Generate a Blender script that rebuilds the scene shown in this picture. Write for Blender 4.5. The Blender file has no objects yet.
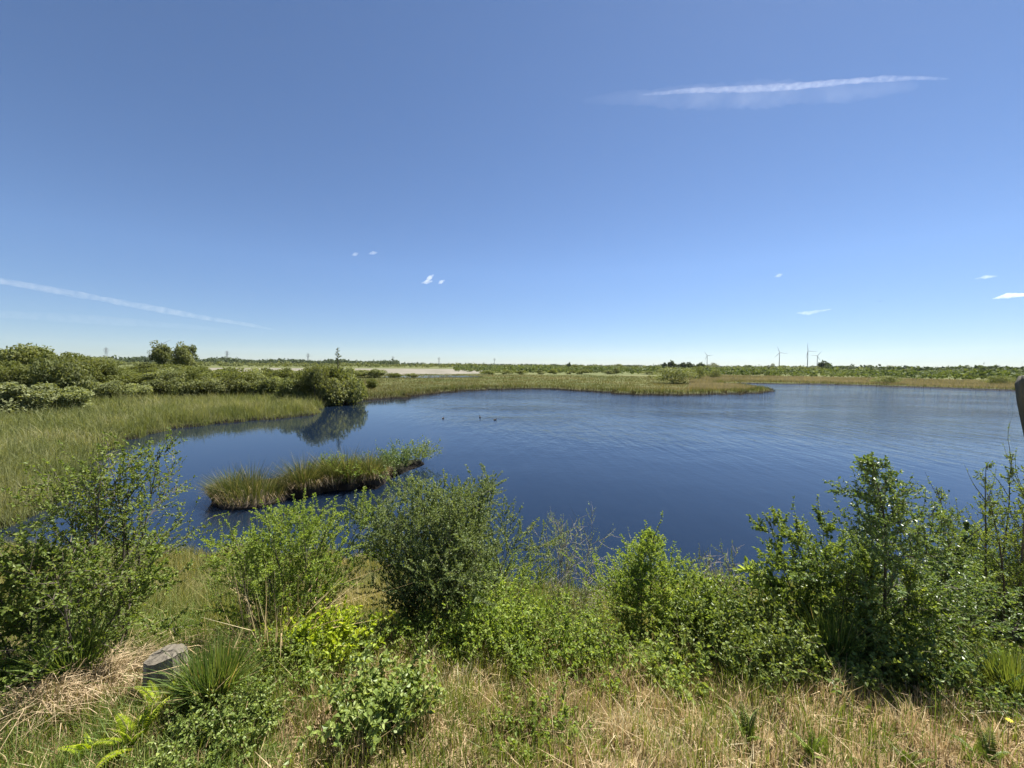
import bpy, bmesh, math
import numpy as np
from mathutils import Matrix, Vector

S = bpy.context.scene
COL = S.collection
R = math.radians
W, H = 1024, 768

# ------------------------------------------------------------------ camera
F_PX = 398.0
CAM_Z, PITCH, ROLL = 4.0, 2.73, 0.5
cam_d = bpy.data.cameras.new('camera')
cam = bpy.data.objects.new('camera', cam_d)
COL.objects.link(cam)
cam_d.sensor_width = 36.0
cam_d.lens = F_PX / W * 36.0
cam_d.clip_start, cam_d.clip_end = 0.05, 60000.0
CAM_M = Matrix.Translation((0, 0, CAM_Z)) @ Matrix.Rotation(R(90 - PITCH), 4, 'X') @ Matrix.Rotation(R(ROLL), 4, 'Z')
cam.matrix_world = CAM_M
S.camera = cam

# ------------------------------------------------------------------ sky, sun, exposure
SUN_EL, SUN_AZ = 58.0, 44.0            # azimuth to the right of the view direction (+Y)
world = bpy.data.worlds.new('World')
S.world = world
world.use_nodes = True
wn, wl = world.node_tree.nodes, world.node_tree.links
wn.clear()
sky = wn.new('ShaderNodeTexSky')
sky.sky_type = 'NISHITA'
sky.sun_disc = False
sky.sun_elevation = R(SUN_EL)
sky.sun_rotation = R(SUN_AZ)
sky.altitude = 2600
sky.air_density = 1.0
sky.dust_density = 0.6
sky.ozone_density = 4.0
bg = wn.new('ShaderNodeBackground')
bg.inputs['Strength'].default_value = 0.05
wo = wn.new('ShaderNodeOutputWorld')
tint = wn.new('ShaderNodeMix')              # white balance of the sky light
tint.data_type, tint.blend_type = 'RGBA', 'MULTIPLY'
tint.inputs[0].default_value = 1.0
tint.inputs[7].default_value = (.975, 1.0, 1.05, 1)
wl.new(sky.outputs[0], tint.inputs[6])
wtc = wn.new('ShaderNodeTexCoord')             # the sky low over the horizon is a little dimmer than the model's
wsep = wn.new('ShaderNodeSeparateXYZ')
wl.new(wtc.outputs['Generated'], wsep.inputs[0])
wmr = wn.new('ShaderNodeMapRange')
wmr.inputs['From Min'].default_value, wmr.inputs['From Max'].default_value = 0.0, 0.22
wmr.inputs['To Min'].default_value, wmr.inputs['To Max'].default_value = 0.70, 1.0
wl.new(wsep.outputs['Z'], wmr.inputs['Value'])
low = wn.new('ShaderNodeVectorMath')
low.operation = 'SCALE'
wl.new(tint.outputs[2], low.inputs[0])
wl.new(wmr.outputs[0], low.inputs['Scale'])
wl.new(low.outputs[0], bg.inputs['Color'])
wl.new(bg.outputs[0], wo.inputs['Surface'])

sun_d = bpy.data.lights.new('sun', 'SUN')
sun_d.energy = 5.0
sun_d.angle = R(0.53)
sun_d.color = (1.0, 0.955, 0.88)
sun = bpy.data.objects.new('sun', sun_d)
COL.objects.link(sun)
to_sun = Vector((math.sin(R(SUN_AZ)) * math.cos(R(SUN_EL)), math.cos(R(SUN_AZ)) * math.cos(R(SUN_EL)), math.sin(R(SUN_EL))))
sun.rotation_euler = to_sun.to_track_quat('Z', 'Y').to_euler()
sun.location = to_sun * 300

S.view_settings.view_transform = 'Standard'
S.view_settings.look = 'None'
S.view_settings.exposure = 1.45
S.view_settings.gamma = 1.0
S.view_settings.use_curve_mapping = False
S.render.engine = 'CYCLES'
S.cycles.use_denoising = True
S.cycles.max_bounces = 6
S.cycles.diffuse_bounces = 3
S.cycles.transmission_bounces = 4
S.cycles.transparent_max_bounces = 8
S.cycles.volume_bounces = 3
S.cycles.caustics_reflective = False
S.cycles.caustics_refractive = False

# ------------------------------------------------------------------ pixel -> ray helpers (read positions off the photograph)
M3 = np.array(CAM_M.to_3x3())


def ray(px, py):
    d = M3 @ np.array([(px - W / 2) / F_PX, -(py - H / 2) / F_PX, -1.0])
    return d / np.linalg.norm(d)


def on_z(px, py, z=0.0):
    d = ray(px, py)
    t = (z - CAM_Z) / d[2]
    return np.array([d[0] * t, d[1] * t])


def at_depth(px, py, Y):
    d = ray(px, py)
    t = Y / d[1]
    return np.array([d[0] * t, Y, CAM_Z + d[2] * t])


# ------------------------------------------------------------------ lake outline
rng0 = np.random.default_rng(5)
shore_px = [(-420, 545), (-200, 548), (-40, 538), (36, 520), (76, 492), (96, 462), (106, 447), (122, 441), (146, 435),
            (172, 429), (205, 425), (256, 420), (290, 418.5), (316, 415), (325, 408), (332, 403.5), (349, 401),
            (375, 400), (403, 398), (440, 393), (465, 391), (490, 389.8), (520, 389), (545, 389), (580, 391), (610, 393),
            (640, 395.5), (680, 395.5), (710, 395), (740, 394), (762, 393), (773, 391.8), (766, 390), (752, 388.2),
            (738, 386.4), (724, 385.2), (726, 383.6), (768, 383.8), (830, 385), (896, 387), (960, 389.3), (1012, 391.2),
            (1060, 393.5), (1130, 398)]
shore = [on_z(x, y) for x, y in shore_px] + [np.array(p) for p in
         [(72, 38), (60, 22), (40, 12), (24, 8.6), (16, 7.4), (11, 7.5), (8, 7.0), (5.5, 6.9), (3, 6.95), (1, 6.9), (-1.5, 7.2),
          (-4, 8.0), (-6.5, 8.2), (-9, 8.0), (-14, 8.3), (-24, 8.5)]]


def refine(poly, jit):
    out = []
    n = len(poly)
    for i in range(n):
        a, b = poly[i], poly[(i + 1) % n]
        L = np.linalg.norm(b - a)
        k = max(1, int(L / (0.25 + 0.02 * np.linalg.norm(a))))
        k = min(k, 12)
        for j in range(k):
            p = a + (b - a) * j / k
            r = jit * (0.05 + 0.008 * np.linalg.norm(p))
            out.append(p + rng0.normal(0, 1, 2) * np.clip(r, 0, 0.5) * np.array([1, 1]))
    return np.array(out)


LAKE = refine(shore, 1.0)
ISLE = refine([on_z(x, y) for x, y in [(214, 494), (232, 500), (262, 502), (300, 497), (322, 491), (345, 490), (372, 489), (386, 482),
                                       (396, 476), (412, 470), (430, 464), (428, 460), (405, 462), (384, 466), (350, 470), (310, 476), (262, 482),
                                       (225, 486)]], 0.6)


def sdist(poly, P):
    """positive outside the polygon"""
    out = np.empty(len(P))
    A = poly
    B = np.roll(poly, -1, 0)
    AB = B - A
    L2 = (AB ** 2).sum(1)
    for s in range(0, len(P), 20000):
        p = P[s:s + 20000]
        ap = p[:, None, :] - A[None]
        t = np.clip((ap * AB[None]).sum(2) / L2, 0, 1)
        d = np.sqrt(((ap - t[..., None] * AB[None]) ** 2).sum(2).min(1))
        c = (A[None, :, 1] > p[:, None, 1]) != (B[None, :, 1] > p[:, None, 1])
        xi = AB[None, :, 0] * (p[:, None, 1] - A[None, :, 1]) / np.where(np.abs(AB[None, :, 1]) < 1e-9, 1e-9, AB[None, :, 1]) + A[None, :, 0]
        ins = ((c & (p[:, None, 0] < xi)).sum(1) % 2) == 1
        out[s:s + 20000] = np.where(ins, -d, d)
    return out


def land_sd(P):
    d = sdist(LAKE, P)
    near = (np.abs(P[:, 0]) < 30) & (P[:, 1] > 6) & (P[:, 1] < 30)
    if near.any():
        di = sdist(ISLE, P[near])
        d[near] = np.maximum(d[near], -di)
    return d


def vnoise(x, y, s, seed=0):
    """cheap smooth noise in -1..1"""
    r = np.random.default_rng(seed)
    o = np.zeros_like(x)
    for k in range(7):
        a = r.uniform(0, 2 * np.pi)
        f = r.uniform(0.6, 1.7) / s
        o += np.sin((x * np.cos(a) + y * np.sin(a)) * f * 2 * np.pi + r.uniform(0, 6.28))
    return o / 3.2


BANK_Y = [-400, -8, -3, 0.0, 1.2, 2.0, 2.8, 3.5, 4.2, 5.0, 5.8, 6.6, 7.6, 9.5]
BANK_Z = [2.3, 2.3, 2.3, 2.28, 2.24, 2.12, 1.86, 1.45, 1.0, 0.6, 0.32, 0.14, 0.02, 0.0]


def ground_z(P):
    x, y = P[:, 0], P[:, 1]
    d = land_sd(P)
    r = np.hypot(x, y)
    far = np.clip((90 - r) / 60, 0, 1)
    flat = 0.3 + 0.06 * vnoise(x, y, 4.0, 3) * far
    bank = np.interp(y + 0.25 * vnoise(x, x * 0, 5.0, 9), BANK_Y, BANK_Z) + 0.03 * vnoise(x, y, 0.9, 1) + 0.018 * vnoise(x, y, 0.35, 2)
    bank = np.where(y < 9.5, bank, 0) * np.clip((d + 0.0) / 0.6, 0, 1)
    land = np.maximum(flat * (1 - np.exp(-np.maximum(d, 0) / 0.35)), bank)
    wat = -1.3 * (1 - np.exp(np.minimum(d, 0) / 1.2))
    return np.where(d > 0, land, wat)


def gz(x, y):
    return float(ground_z(np.array([[x, y]]))[0])


_T = np.concatenate([np.geomspace(1.2, 12, 700), np.geomspace(12, 700, 1500)])


def on_ground(px, py):
    d = ray(px, py)
    P = np.outer(_T, d)
    g = np.maximum(ground_z(P[:, :2]), 0)
    i = np.argmax(P[:, 2] + CAM_Z <= g)
    p = P[i]
    return np.array([p[0], p[1], float(ground_z(p[None, :2])[0])])


# ------------------------------------------------------------------ mesh helpers
class Geo:
    """collects quads as numpy arrays"""

    def __init__(self):
        self.v, self.q, self.n = [], [], 0

    def add(self, V, Q):
        V = np.asarray(V, float).reshape(-1, 3)
        Q = np.asarray(Q, int).reshape(-1, 4)
        self.v.append(V)
        self.q.append(Q + self.n)
        self.n += len(V)
        return self

    def mesh(self, name, mat, smooth=False):
        V = np.concatenate(self.v)
        Q = np.concatenate(self.q)
        me = bpy.data.meshes.new(name)
        me.vertices.add(len(V))
        me.vertices.foreach_set('co', V.astype(np.float32).ravel())
        me.loops.add(len(Q) * 4)
        me.loops.foreach_set('vertex_index', Q.astype(np.int32).ravel())
        me.polygons.add(len(Q))
        me.polygons.foreach_set('loop_start', np.arange(0, len(Q) * 4, 4, dtype=np.int32))
        me.polygons.foreach_set('use_smooth', np.full(len(Q), smooth, dtype=bool))
        me.update(calc_edges=True)
        me.materials.append(mat)
        return me

    def obj(self, name, mat, parent=None, smooth=False):
        o = bpy.data.objects.new(name, self.mesh(name, mat, smooth))
        COL.objects.link(o)
        if parent:
            o.parent = parent
        return o


def bm_obj(name, bm, mat, parent=None, smooth=False):
    me = bpy.data.meshes.new(name)
    bm.to_mesh(me)
    bm.free()
    me.materials.append(mat)
    if smooth:
        me.polygons.foreach_set('use_smooth', np.ones(len(me.polygons), dtype=bool))
    o = bpy.data.objects.new(name, me)
    COL.objects.link(o)
    if parent:
        o.parent = parent
    return o


def empty(name, loc, rz=0.0, sc=1.0):
    o = bpy.data.objects.new(name, None)
    o.empty_display_size = 0.1
    COL.objects.link(o)
    o.location = tuple(loc)
    o.rotation_euler = (0, 0, rz)
    o.scale = (sc, sc, sc) if not hasattr(sc, '__len__') else tuple(sc)
    return o


def tag(o, label=None, cat=None, group=None, kind=None):
    if label:
        o['label'] = label
    if cat:
        o['category'] = cat
    if group:
        o['group'] = group
    if kind:
        o['kind'] = kind
    return o


def copy_tree(o, parent=None):
    c = o.copy()
    COL.objects.link(c)
    if parent:
        c.parent = parent
    for ch in list(o.children):
        copy_tree(ch, c)
    return c


def unit(v):
    return v / np.maximum(np.linalg.norm(v, axis=-1, keepdims=True), 1e-9)


def tubes(geo, P, rad, sides=4):
    """P (N,K,3) polylines, rad (N,K)"""
    N, K, _ = P.shape
    T = np.gradient(P, axis=1)
    T = unit(T)
    ref = np.where(np.abs(T[..., 2:3]) > 0.9, np.array([1.0, 0, 0]), np.array([0, 0, 1.0]))
    U = unit(np.cross(T, ref))
    Vv = np.cross(T, U)
    a = np.arange(sides) / sides * 2 * np.pi
    ring = P[:, :, None, :] + rad[:, :, None, None] * (np.cos(a)[None, None, :, None] * U[:, :, None, :] + np.sin(a)[None, None, :, None] * Vv[:, :, None, :])
    V = ring.reshape(-1, 3)
    n, k, s = np.meshgrid(np.arange(N), np.arange(K - 1), np.arange(sides), indexing='ij')
    b = (n * K + k) * sides
    s2 = (s + 1) % sides
    Q = np.stack([b + s, b + s2, b + sides + s2, b + sides + s], -1)
    geo.add(V, Q)


def leaves(geo, rng, pos, dirv, nrm, size, ratio=0.6, fold=0.15, six=False):
    """leaf blades: pos = base, dirv = direction of the midrib, nrm = upper side"""
    d = unit(dirv)
    side = unit(np.cross(d, nrm))
    n = np.cross(side, d)
    size = np.asarray(size)[:, None]
    N = len(pos)
    if not six:
        a = pos
        t = pos + d * size
        m = pos + d * size * 0.45 + n * size * fold
        l = m + side * size * ratio * 0.5
        r = m - side * size * ratio * 0.5
        V = np.stack([a, r, t, l], 1)
        Q = np.arange(N * 4).reshape(-1, 4)
    else:
        a = pos
        t = pos + d * size - n * size * 0.12
        w = side * size * ratio * 0.5
        up = n * size * fold
        l1 = pos + d * size * 0.3 + w + up
        l2 = pos + d * size * 0.62 + w * 0.85 + up * 0.8
        r1 = pos + d * size * 0.3 - w + up
        r2 = pos + d * size * 0.62 - w * 0.85 + up * 0.8
        V = np.stack([a, l1, l2, t, r2, r1], 1)
        b = np.arange(N)[:, None] * 6
        Q = np.concatenate([b + np.array([[0, 3, 2, 1]]), b + np.array([[0, 5, 4, 3]])])
    geo.add(V, Q)


def blades(geo, rng, base, h, w, lean, bend):
    """grass blades: lean = (N,3) horizontal lean vector (tip offset at mid), bend = droop of the tip"""
    N = len(base)
    az = rng.uniform(0, 2 * np.pi, N)
    side = np.stack([np.cos(az), np.sin(az), 0 * az], 1) * (w * 0.5)[:, None]
    up = np.array([0, 0, 1.0])
    h1 = h[:, None]
    mid = base + up * h1 * 0.55 + lean * h1 * 0.35
    tip = base + up * h1 * (1 - bend[:, None]) + lean * h1 * 1.0
    V = np.stack([base - side, base + side, mid - side * 0.8, mid + side * 0.8, tip - side * 0.12, tip + side * 0.12], 1)
    b = np.arange(N)[:, None] * 6
    Q = np.concatenate([b + np.array([[0, 1, 3, 2]]), b + np.array([[2, 3, 5, 4]])])
    geo.add(V, Q)


def rand_lean(rng, n, amt):
    a = rng.uniform(0, 2 * np.pi, n)
    m = np.abs(rng.normal(0, amt, n))
    return np.stack([np.cos(a) * m, np.sin(a) * m, 0 * a], 1)


# ------------------------------------------------------------------ materials
def newmat(name):
    m = bpy.data.materials.new(name)
    m.use_nodes = True
    m.node_tree.nodes.clear()
    return m, m.node_tree.nodes, m.node_tree.links


def ramp(n, stops):
    r = n.new('ShaderNodeValToRGB')
    e = r.color_ramp.elements
    while len(e) > 1:
        e.remove(e[-1])
    e[0].position, e[0].color = stops[0][0], (*stops[0][1], 1)
    for p, c in stops[1:]:
        k = e.new(p)
        k.color = (*c, 1)
    return r


def leaf_mat(name, stops, trans=0.35, rough=0.5, spec=0.25, noise=None, tcol=(1.25, 1.2, 0.5)):
    """foliage: colour varies per leaf (random per island) and per patch; light passes through"""
    m, n, l = newmat(name)
    geo = n.new('ShaderNodeNewGeometry')
    oi = n.new('ShaderNodeObjectInfo')
    rp = ramp(n, stops)
    fac = geo.outputs['Random Per Island']
    if noise:
        tc = n.new('ShaderNodeTexCoord')
        nz = n.new('ShaderNodeTexNoise')
        nz.inputs['Scale'].default_value = noise[0]
        nz.inputs['Detail'].default_value = 3
        l.new(geo.outputs['Position'], nz.inputs['Vector'])
        mr = n.new('ShaderNodeMapRange')
        mr.inputs['From Min'].default_value = 0.3
        mr.inputs['From Max'].default_value = 0.7
        l.new(nz.outputs['Fac'], mr.inputs['Value'])
        mx = n.new('ShaderNodeMix')
        mx.inputs[0].default_value = noise[1]
        l.new(fac, mx.inputs[2])
        l.new(mr.outputs[0], mx.inputs[3])
        fac = mx.outputs[0]
    l.new(fac, rp.inputs['Fac'])
    hsv = n.new('ShaderNodeHueSaturation')
    ma = n.new('ShaderNodeMapRange')
    ma.inputs['To Min'].default_value = 0.85
    ma.inputs['To Max'].default_value = 1.15
    l.new(oi.outputs['Random'], ma.inputs['Value'])
    l.new(ma.outputs[0], hsv.inputs['Value'])
    l.new(rp.outputs['Color'], hsv.inputs['Color'])
    p = n.new('ShaderNodeBsdfPrincipled')
    p.inputs['Roughness'].default_value = rough
    p.inputs['Specular IOR Level'].default_value = spec
    l.new(hsv.outputs['Color'], p.inputs['Base Color'])
    t = n.new('ShaderNodeBsdfTranslucent')
    tm = n.new('ShaderNodeMix')
    tm.data_type = 'RGBA'
    tm.blend_type = 'MULTIPLY'
    tm.inputs[0].default_value = 1.0
    l.new(hsv.outputs['Color'], tm.inputs[6])
    tm.inputs[7].default_value = (*tcol, 1)
    l.new(tm.outputs[2], t.inputs['Color'])
    ms = n.new('ShaderNodeMixShader')
    ms.inputs['Fac'].default_value = trans
    l.new(p.outputs[0], ms.inputs[1])
    l.new(t.outputs[0], ms.inputs[2])
    o = n.new('ShaderNodeOutputMaterial')
    l.new(ms.outputs[0], o.inputs['Surface'])
    return m


def surf_mat(name, stops, scale, rough=0.8, detail=6, bump=0.3, bscale=None, stretch=(1, 1, 1), spec=0.3, coord='Object'):
    m, n, l = newmat(name)
    tc = n.new('ShaderNodeTexCoord')
    mp = n.new('ShaderNodeMapping')
    mp.inputs['Scale'].default_value = stretch
    l.new(tc.outputs[coord], mp.inputs['Vector'])
    nz = n.new('ShaderNodeTexNoise')
    nz.inputs['Scale'].default_value = scale
    nz.inputs['Detail'].default_value = detail
    nz.inputs['Roughness'].default_value = 0.65
    l.new(mp.outputs[0], nz.inputs['Vector'])
    rp = ramp(n, stops)
    l.new(nz.outputs['Fac'], rp.inputs['Fac'])
    p = n.new('ShaderNodeBsdfPrincipled')
    p.inputs['Roughness'].default_value = rough
    p.inputs['Specular IOR Level'].default_value = spec
    l.new(rp.outputs['Color'], p.inputs['Base Color'])
    if bump:
        n2 = n.new('ShaderNodeTexNoise')
        n2.inputs['Scale'].default_value = bscale or scale * 3
        n2.inputs['Detail'].default_value = 5
        l.new(mp.outputs[0], n2.inputs['Vector'])
        b = n.new('ShaderNodeBump')
        b.inputs['Strength'].default_value = bump
        b.inputs['Distance'].default_value = 0.03
        l.new(n2.outputs['Fac'], b.inputs['Height'])
        l.new(b.outputs[0], p.inputs['Normal'])
    o = n.new('ShaderNodeOutputMaterial')
    l.new(p.outputs[0], o.inputs['Surface'])
    return m


M = {}
M['birch'] = leaf_mat('birch_leaf', [(0, (0.105, 0.152, 0.033)), (.5, (0.162, 0.223, 0.047)), (1, (0.255, 0.294, 0.072))], trans=0.46, noise=(4.5, .42))
M['willow'] = leaf_mat('willow_leaf', [(0, (0.118, 0.166, 0.058)), (.5, (0.188, 0.246, 0.087)), (1, (0.296, 0.344, 0.156))], trans=0.38, noise=(4.5, .42))
M['dark'] = leaf_mat('alder_leaf', [(0, (0.077, 0.126, 0.042)), (.6, (0.137, 0.199, 0.059)), (1, (0.250, 0.300, 0.095))], trans=0.34, rough=.4, spec=.4, noise=(4.5, .42))
M['fresh'] = leaf_mat('fresh_leaf', [(0, (0.145, 0.224, 0.040)), (.5, (0.227, 0.307, 0.061)), (1, (0.331, 0.382, 0.102))], trans=0.50, noise=(4.5, .42))
M['lime'] = leaf_mat('lime_leaf', [(0, (0.248, 0.335, 0.024)), (.5, (0.365, 0.466, 0.035)), (1, (0.530, 0.582, 0.066))], trans=0.50)
M['pale'] = leaf_mat('pale_leaf', [(0, (0.149, 0.209, 0.055)), (.5, (0.230, 0.297, 0.083)), (1, (0.345, 0.396, 0.132))], trans=0.50, noise=(4.5, .42))
M['bramble'] = leaf_mat('bramble_leaf', [(0, (0.105, 0.151, 0.037)), (.5, (0.184, 0.245, 0.057)), (1, (0.316, 0.358, 0.105))], trans=0.38, rough=.45, spec=.35, noise=(4.5, .42))
M['straw'] = leaf_mat('straw', [(0, (0.239, 0.167, 0.083)), (.35, (0.464, 0.340, 0.184)), (.75, (0.702, 0.548, 0.323)), (1, (0.800, 0.774, 0.531))], trans=0.33, rough=.6, spec=.2, noise=(1.3, .45), tcol=(1, 1, .9))
M['grass'] = leaf_mat('grass_blade', [(0, (0.075, 0.119, 0.027)), (.45, (0.150, 0.196, 0.048)), (.8, (0.255, 0.266, 0.075)), (1, (0.450, 0.364, 0.165))], trans=0.43, rough=.5, noise=(.9, .5))
M['tussock'] = leaf_mat('tussock_blade', [(0, (0.074, 0.121, 0.031)), (.5, (0.132, 0.199, 0.047)), (.9, (0.221, 0.276, 0.078)), (1, (0.514, 0.353, 0.218))], trans=0.43)
M['rough'] = leaf_mat('rough_grass', [(0, (0.088, 0.120, 0.035)), (.4, (0.160, 0.184, 0.056)), (.75, (0.304, 0.264, 0.112)), (1, (0.608, 0.480, 0.272))], trans=0.38, noise=(.5, .5), spec=.12, rough=.7)
M['marsh'] = leaf_mat('marsh_grass', [(0, (0.090, 0.114, 0.043)), (.4, (0.162, 0.185, 0.071)), (.75, (0.263, 0.262, 0.128)), (1, (0.431, 0.396, 0.255))], trans=0.40, noise=(.45, .6), spec=.12, rough=.7)
M['rush'] = leaf_mat('rush_blade', [(0, (0.046, 0.065, 0.023)), (.45, (0.086, 0.109, 0.039)), (.8, (0.151, 0.151, 0.065)), (1, (0.324, 0.271, 0.156))], trans=0.36, spec=.12, rough=.7)
M['scrub'] = leaf_mat('scrub_leaf', [(0, (.045, .07, .028)), (.5, (.095, .125, .042)), (1, (.17, .195, .075))], trans=.3, spec=.12, rough=.7, noise=(.03, .6))
M['dead'] = leaf_mat('dead_straw_blade', [(0, (0.162, 0.119, 0.066)), (.5, (0.365, 0.275, 0.165)), (1, (0.621, 0.500, 0.330))], trans=.2, rough=.7, spec=.12)
M['shade_rush'] = leaf_mat('shade_dark_rush', [(0, (.03, .028, .016)), (.5, (.07, .06, .032)), (.85, (.13, .10, .06)), (1, (.24, .18, .11))], trans=.2, spec=.12, rough=.7)  # rush colour darkened for bank shadow and its reflection at the waterline
M['heath'] = leaf_mat('heath_grass', [(0, (0.075, 0.092, 0.041)), (.4, (0.127, 0.132, 0.059)), (.75, (0.196, 0.160, 0.097)), (1, (0.310, 0.230, 0.162))], trans=0.36, noise=(.05, .6), spec=.12, rough=.7)
M['reed'] = leaf_mat('dry_reed', [(0, (0.137, 0.127, 0.088)), (.5, (0.218, 0.188, 0.149)), (1, (0.322, 0.263, 0.235))], trans=0.36, noise=(.04, .6), spec=.12, rough=.7)
M['wil_far'] = leaf_mat('thicket_leaf', [(0, (0.090, 0.114, 0.043)), (.5, (0.154, 0.175, 0.069)), (1, (0.235, 0.242, 0.117))], trans=0.38, spec=.12, rough=.7, noise=(.35, .45))
M['grey_far'] = leaf_mat('grey_thicket_leaf', [(0, (0.138, 0.158, 0.072)), (.5, (0.213, 0.238, 0.111)), (1, (0.303, 0.317, 0.163))], trans=0.38, spec=.12, rough=.7, noise=(.35, .45))
M['green_far'] = leaf_mat('bright_thicket_leaf', [(0, (0.071, 0.089, 0.027)), (.5, (0.125, 0.145, 0.043)), (1, (0.185, 0.192, 0.073))], trans=0.41, spec=.12, rough=.7, noise=(.35, .45))
M['dark_far'] = leaf_mat('wood_leaf', [(0, (0.034, 0.055, 0.026)), (.5, (0.062, 0.086, 0.041)), (1, (0.092, 0.118, 0.054))], trans=0.28, spec=.12, rough=.7)
M['bark'] = surf_mat('bark', [(.3, (.05, .04, .03)), (.6, (.12, .10, .08)), (.8, (.2, .17, .14))], 9, stretch=(1, 1, .3))
M['twig'] = surf_mat('pale_twig', [(.3, (.16, .13, .11)), (.7, (.36, .32, .28))], 14)
M['stem'] = surf_mat('green_stem', [(.3, (.08, .08, .03)), (.7, (.15, .14, .06))], 20, bump=0)
M['post'] = surf_mat('weathered_post', [(.3, (.05, .05, .035)), (.55, (.11, .105, .08)), (.75, (.19, .18, .14))], 5, stretch=(6, 6, .8), bump=.8, bscale=9)
M['stump_bark'] = surf_mat('stump_bark', [(.3, (.08, .065, .05)), (.55, (.24, .205, .165)), (.75, (.42, .37, .31))], 7, stretch=(3, 3, .5), bump=1.0, bscale=14)
M['stump_cut'] = surf_mat('stump_cut', [(.3, (.09, .078, .058)), (.6, (.17, .15, .115)), (.8, (.24, .21, .165))], 6, bump=.5, bscale=22)
M['sand'] = surf_mat('bare_sand', [(.4, (.09, .085, .05)), (.5, (.15, .135, .10)), (.62, (.21, .19, .15)), (.75, (.26, .235, .19))], .11, detail=8, stretch=(1, 3, 1), bump=0)
M['peat'] = surf_mat('peat', [(.3, (.02, .015, .01)), (.7, (.06, .045, .03))], 6)
M['steel'] = surf_mat('turbine_grey', [(.3, (.2, .21, .22)), (.7, (.27, .28, .29))], .2, rough=.5, bump=0)
M['lattice'] = surf_mat('lattice_steel', [(.3, (.16, .17, .18)), (.7, (.22, .23, .24))], .5, rough=.6, bump=0)
M['duck'] = surf_mat('duck_plumage', [(.35, (.03, .025, .02)), (.6, (.10, .075, .05))], 12, bump=0)
M['duck_pale'] = surf_mat('pale_duck_plumage', [(.35, (.08, .06, .045)), (.6, (.22, .17, .12))], 12, bump=0)
M['bill'] = surf_mat('bill', [(.3, (.3, .2, .04)), (.7, (.4, .28, .06))], 10, bump=0)
M['flower'] = surf_mat('yellow_petal', [(.3, (.7, .6, .05)), (.7, (.8, .7, .1))], 10, bump=0)


def ground_mat():
    m, n, l = newmat('ground_cover')
    g = n.new('ShaderNodeNewGeometry')
    sep = n.new('ShaderNodeSeparateXYZ')
    l.new(g.outputs['Position'], sep.inputs[0])

    def noise(scale, detail=6, stretch=None):
        z = n.new('ShaderNodeTexNoise')
        z.inputs['Scale'].default_value = scale
        z.inputs['Detail'].default_value = detail
        z.inputs['Roughness'].default_value = .65
        src = g.outputs['Position']
        if stretch:
            mp = n.new('ShaderNodeMapping')
            mp.inputs['Scale'].default_value = stretch
            l.new(src, mp.inputs['Vector'])
            src = mp.outputs[0]
        l.new(src, z.inputs['Vector'])
        return z.outputs['Fac']

    def mixc(f, a, b):
        x = n.new('ShaderNodeMix')
        x.data_type = 'RGBA'
        l.new(f, x.inputs[0])
        l.new(a, x.inputs[6])
        l.new(b, x.inputs[7])
        return x.outputs[2]

    def rng_(v, a, b):
        x = n.new('ShaderNodeMapRange')
        x.inputs['From Min'].default_value = a
        x.inputs['From Max'].default_value = b
        l.new(v, x.inputs['Value'])
        return x.outputs[0]

    def rmp(f, st):
        r = ramp(n, st)
        l.new(f, r.inputs['Fac'])
        return r.outputs['Color']

    # mown bank: straw thatch, soil, moss
    thatch = rmp(noise(38, 8), [(.3, (.07, .05, .03)), (.48, (.2, .145, .08)), (.62, (.36, .28, .16)), (.78, (.5, .4, .25))])
    green = rmp(noise(26, 6), [(.3, (.035, .05, .015)), (.7, (.11, .13, .04))])
    bank = mixc(rng_(noise(.9, 5), .46, .62), thatch, green)
    marsh = rmp(noise(1.5, 6), [(.3, (.03, .03, .015)), (.55, (.07, .075, .025)), (.75, (.13, .12, .05))])
    heath = rmp(noise(.05, 8, (1, 2.5, 1)), [(.32, (.05, .065, .02)), (.5, (.085, .1, .03)), (.62, (.13, .12, .05)), (.75, (.2, .16, .08))])
    near = mixc(rng_(sep.outputs['Y'], 5.0, 7.5), bank, marsh)
    far = mixc(rng_(sep.outputs['Y'], 45, 90), near, heath)
    p = n.new('ShaderNodeBsdfPrincipled')
    p.inputs['Roughness'].default_value = .95
    p.inputs['Specular IOR Level'].default_value = .15
    # bare wet peat below and at the waterline, darkened for shade under the bank
    peat = n.new('ShaderNodeRGB')
    peat.outputs[0].default_value = (.010, .008, .006, 1)
    col = mixc(rng_(sep.outputs['Z'], .24, .1), far, peat.outputs[0])
    l.new(col, p.inputs['Base Color'])
    b = n.new('ShaderNodeBump')
    b.inputs['Strength'].default_value = .7
    b.inputs['Distance'].default_value = .04
    l.new(noise(30, 8), b.inputs['Height'])
    l.new(b.outputs[0], p.inputs['Normal'])
    o = n.new('ShaderNodeOutputMaterial')
    l.new(p.outputs[0], o.inputs['Surface'])
    return m


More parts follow.
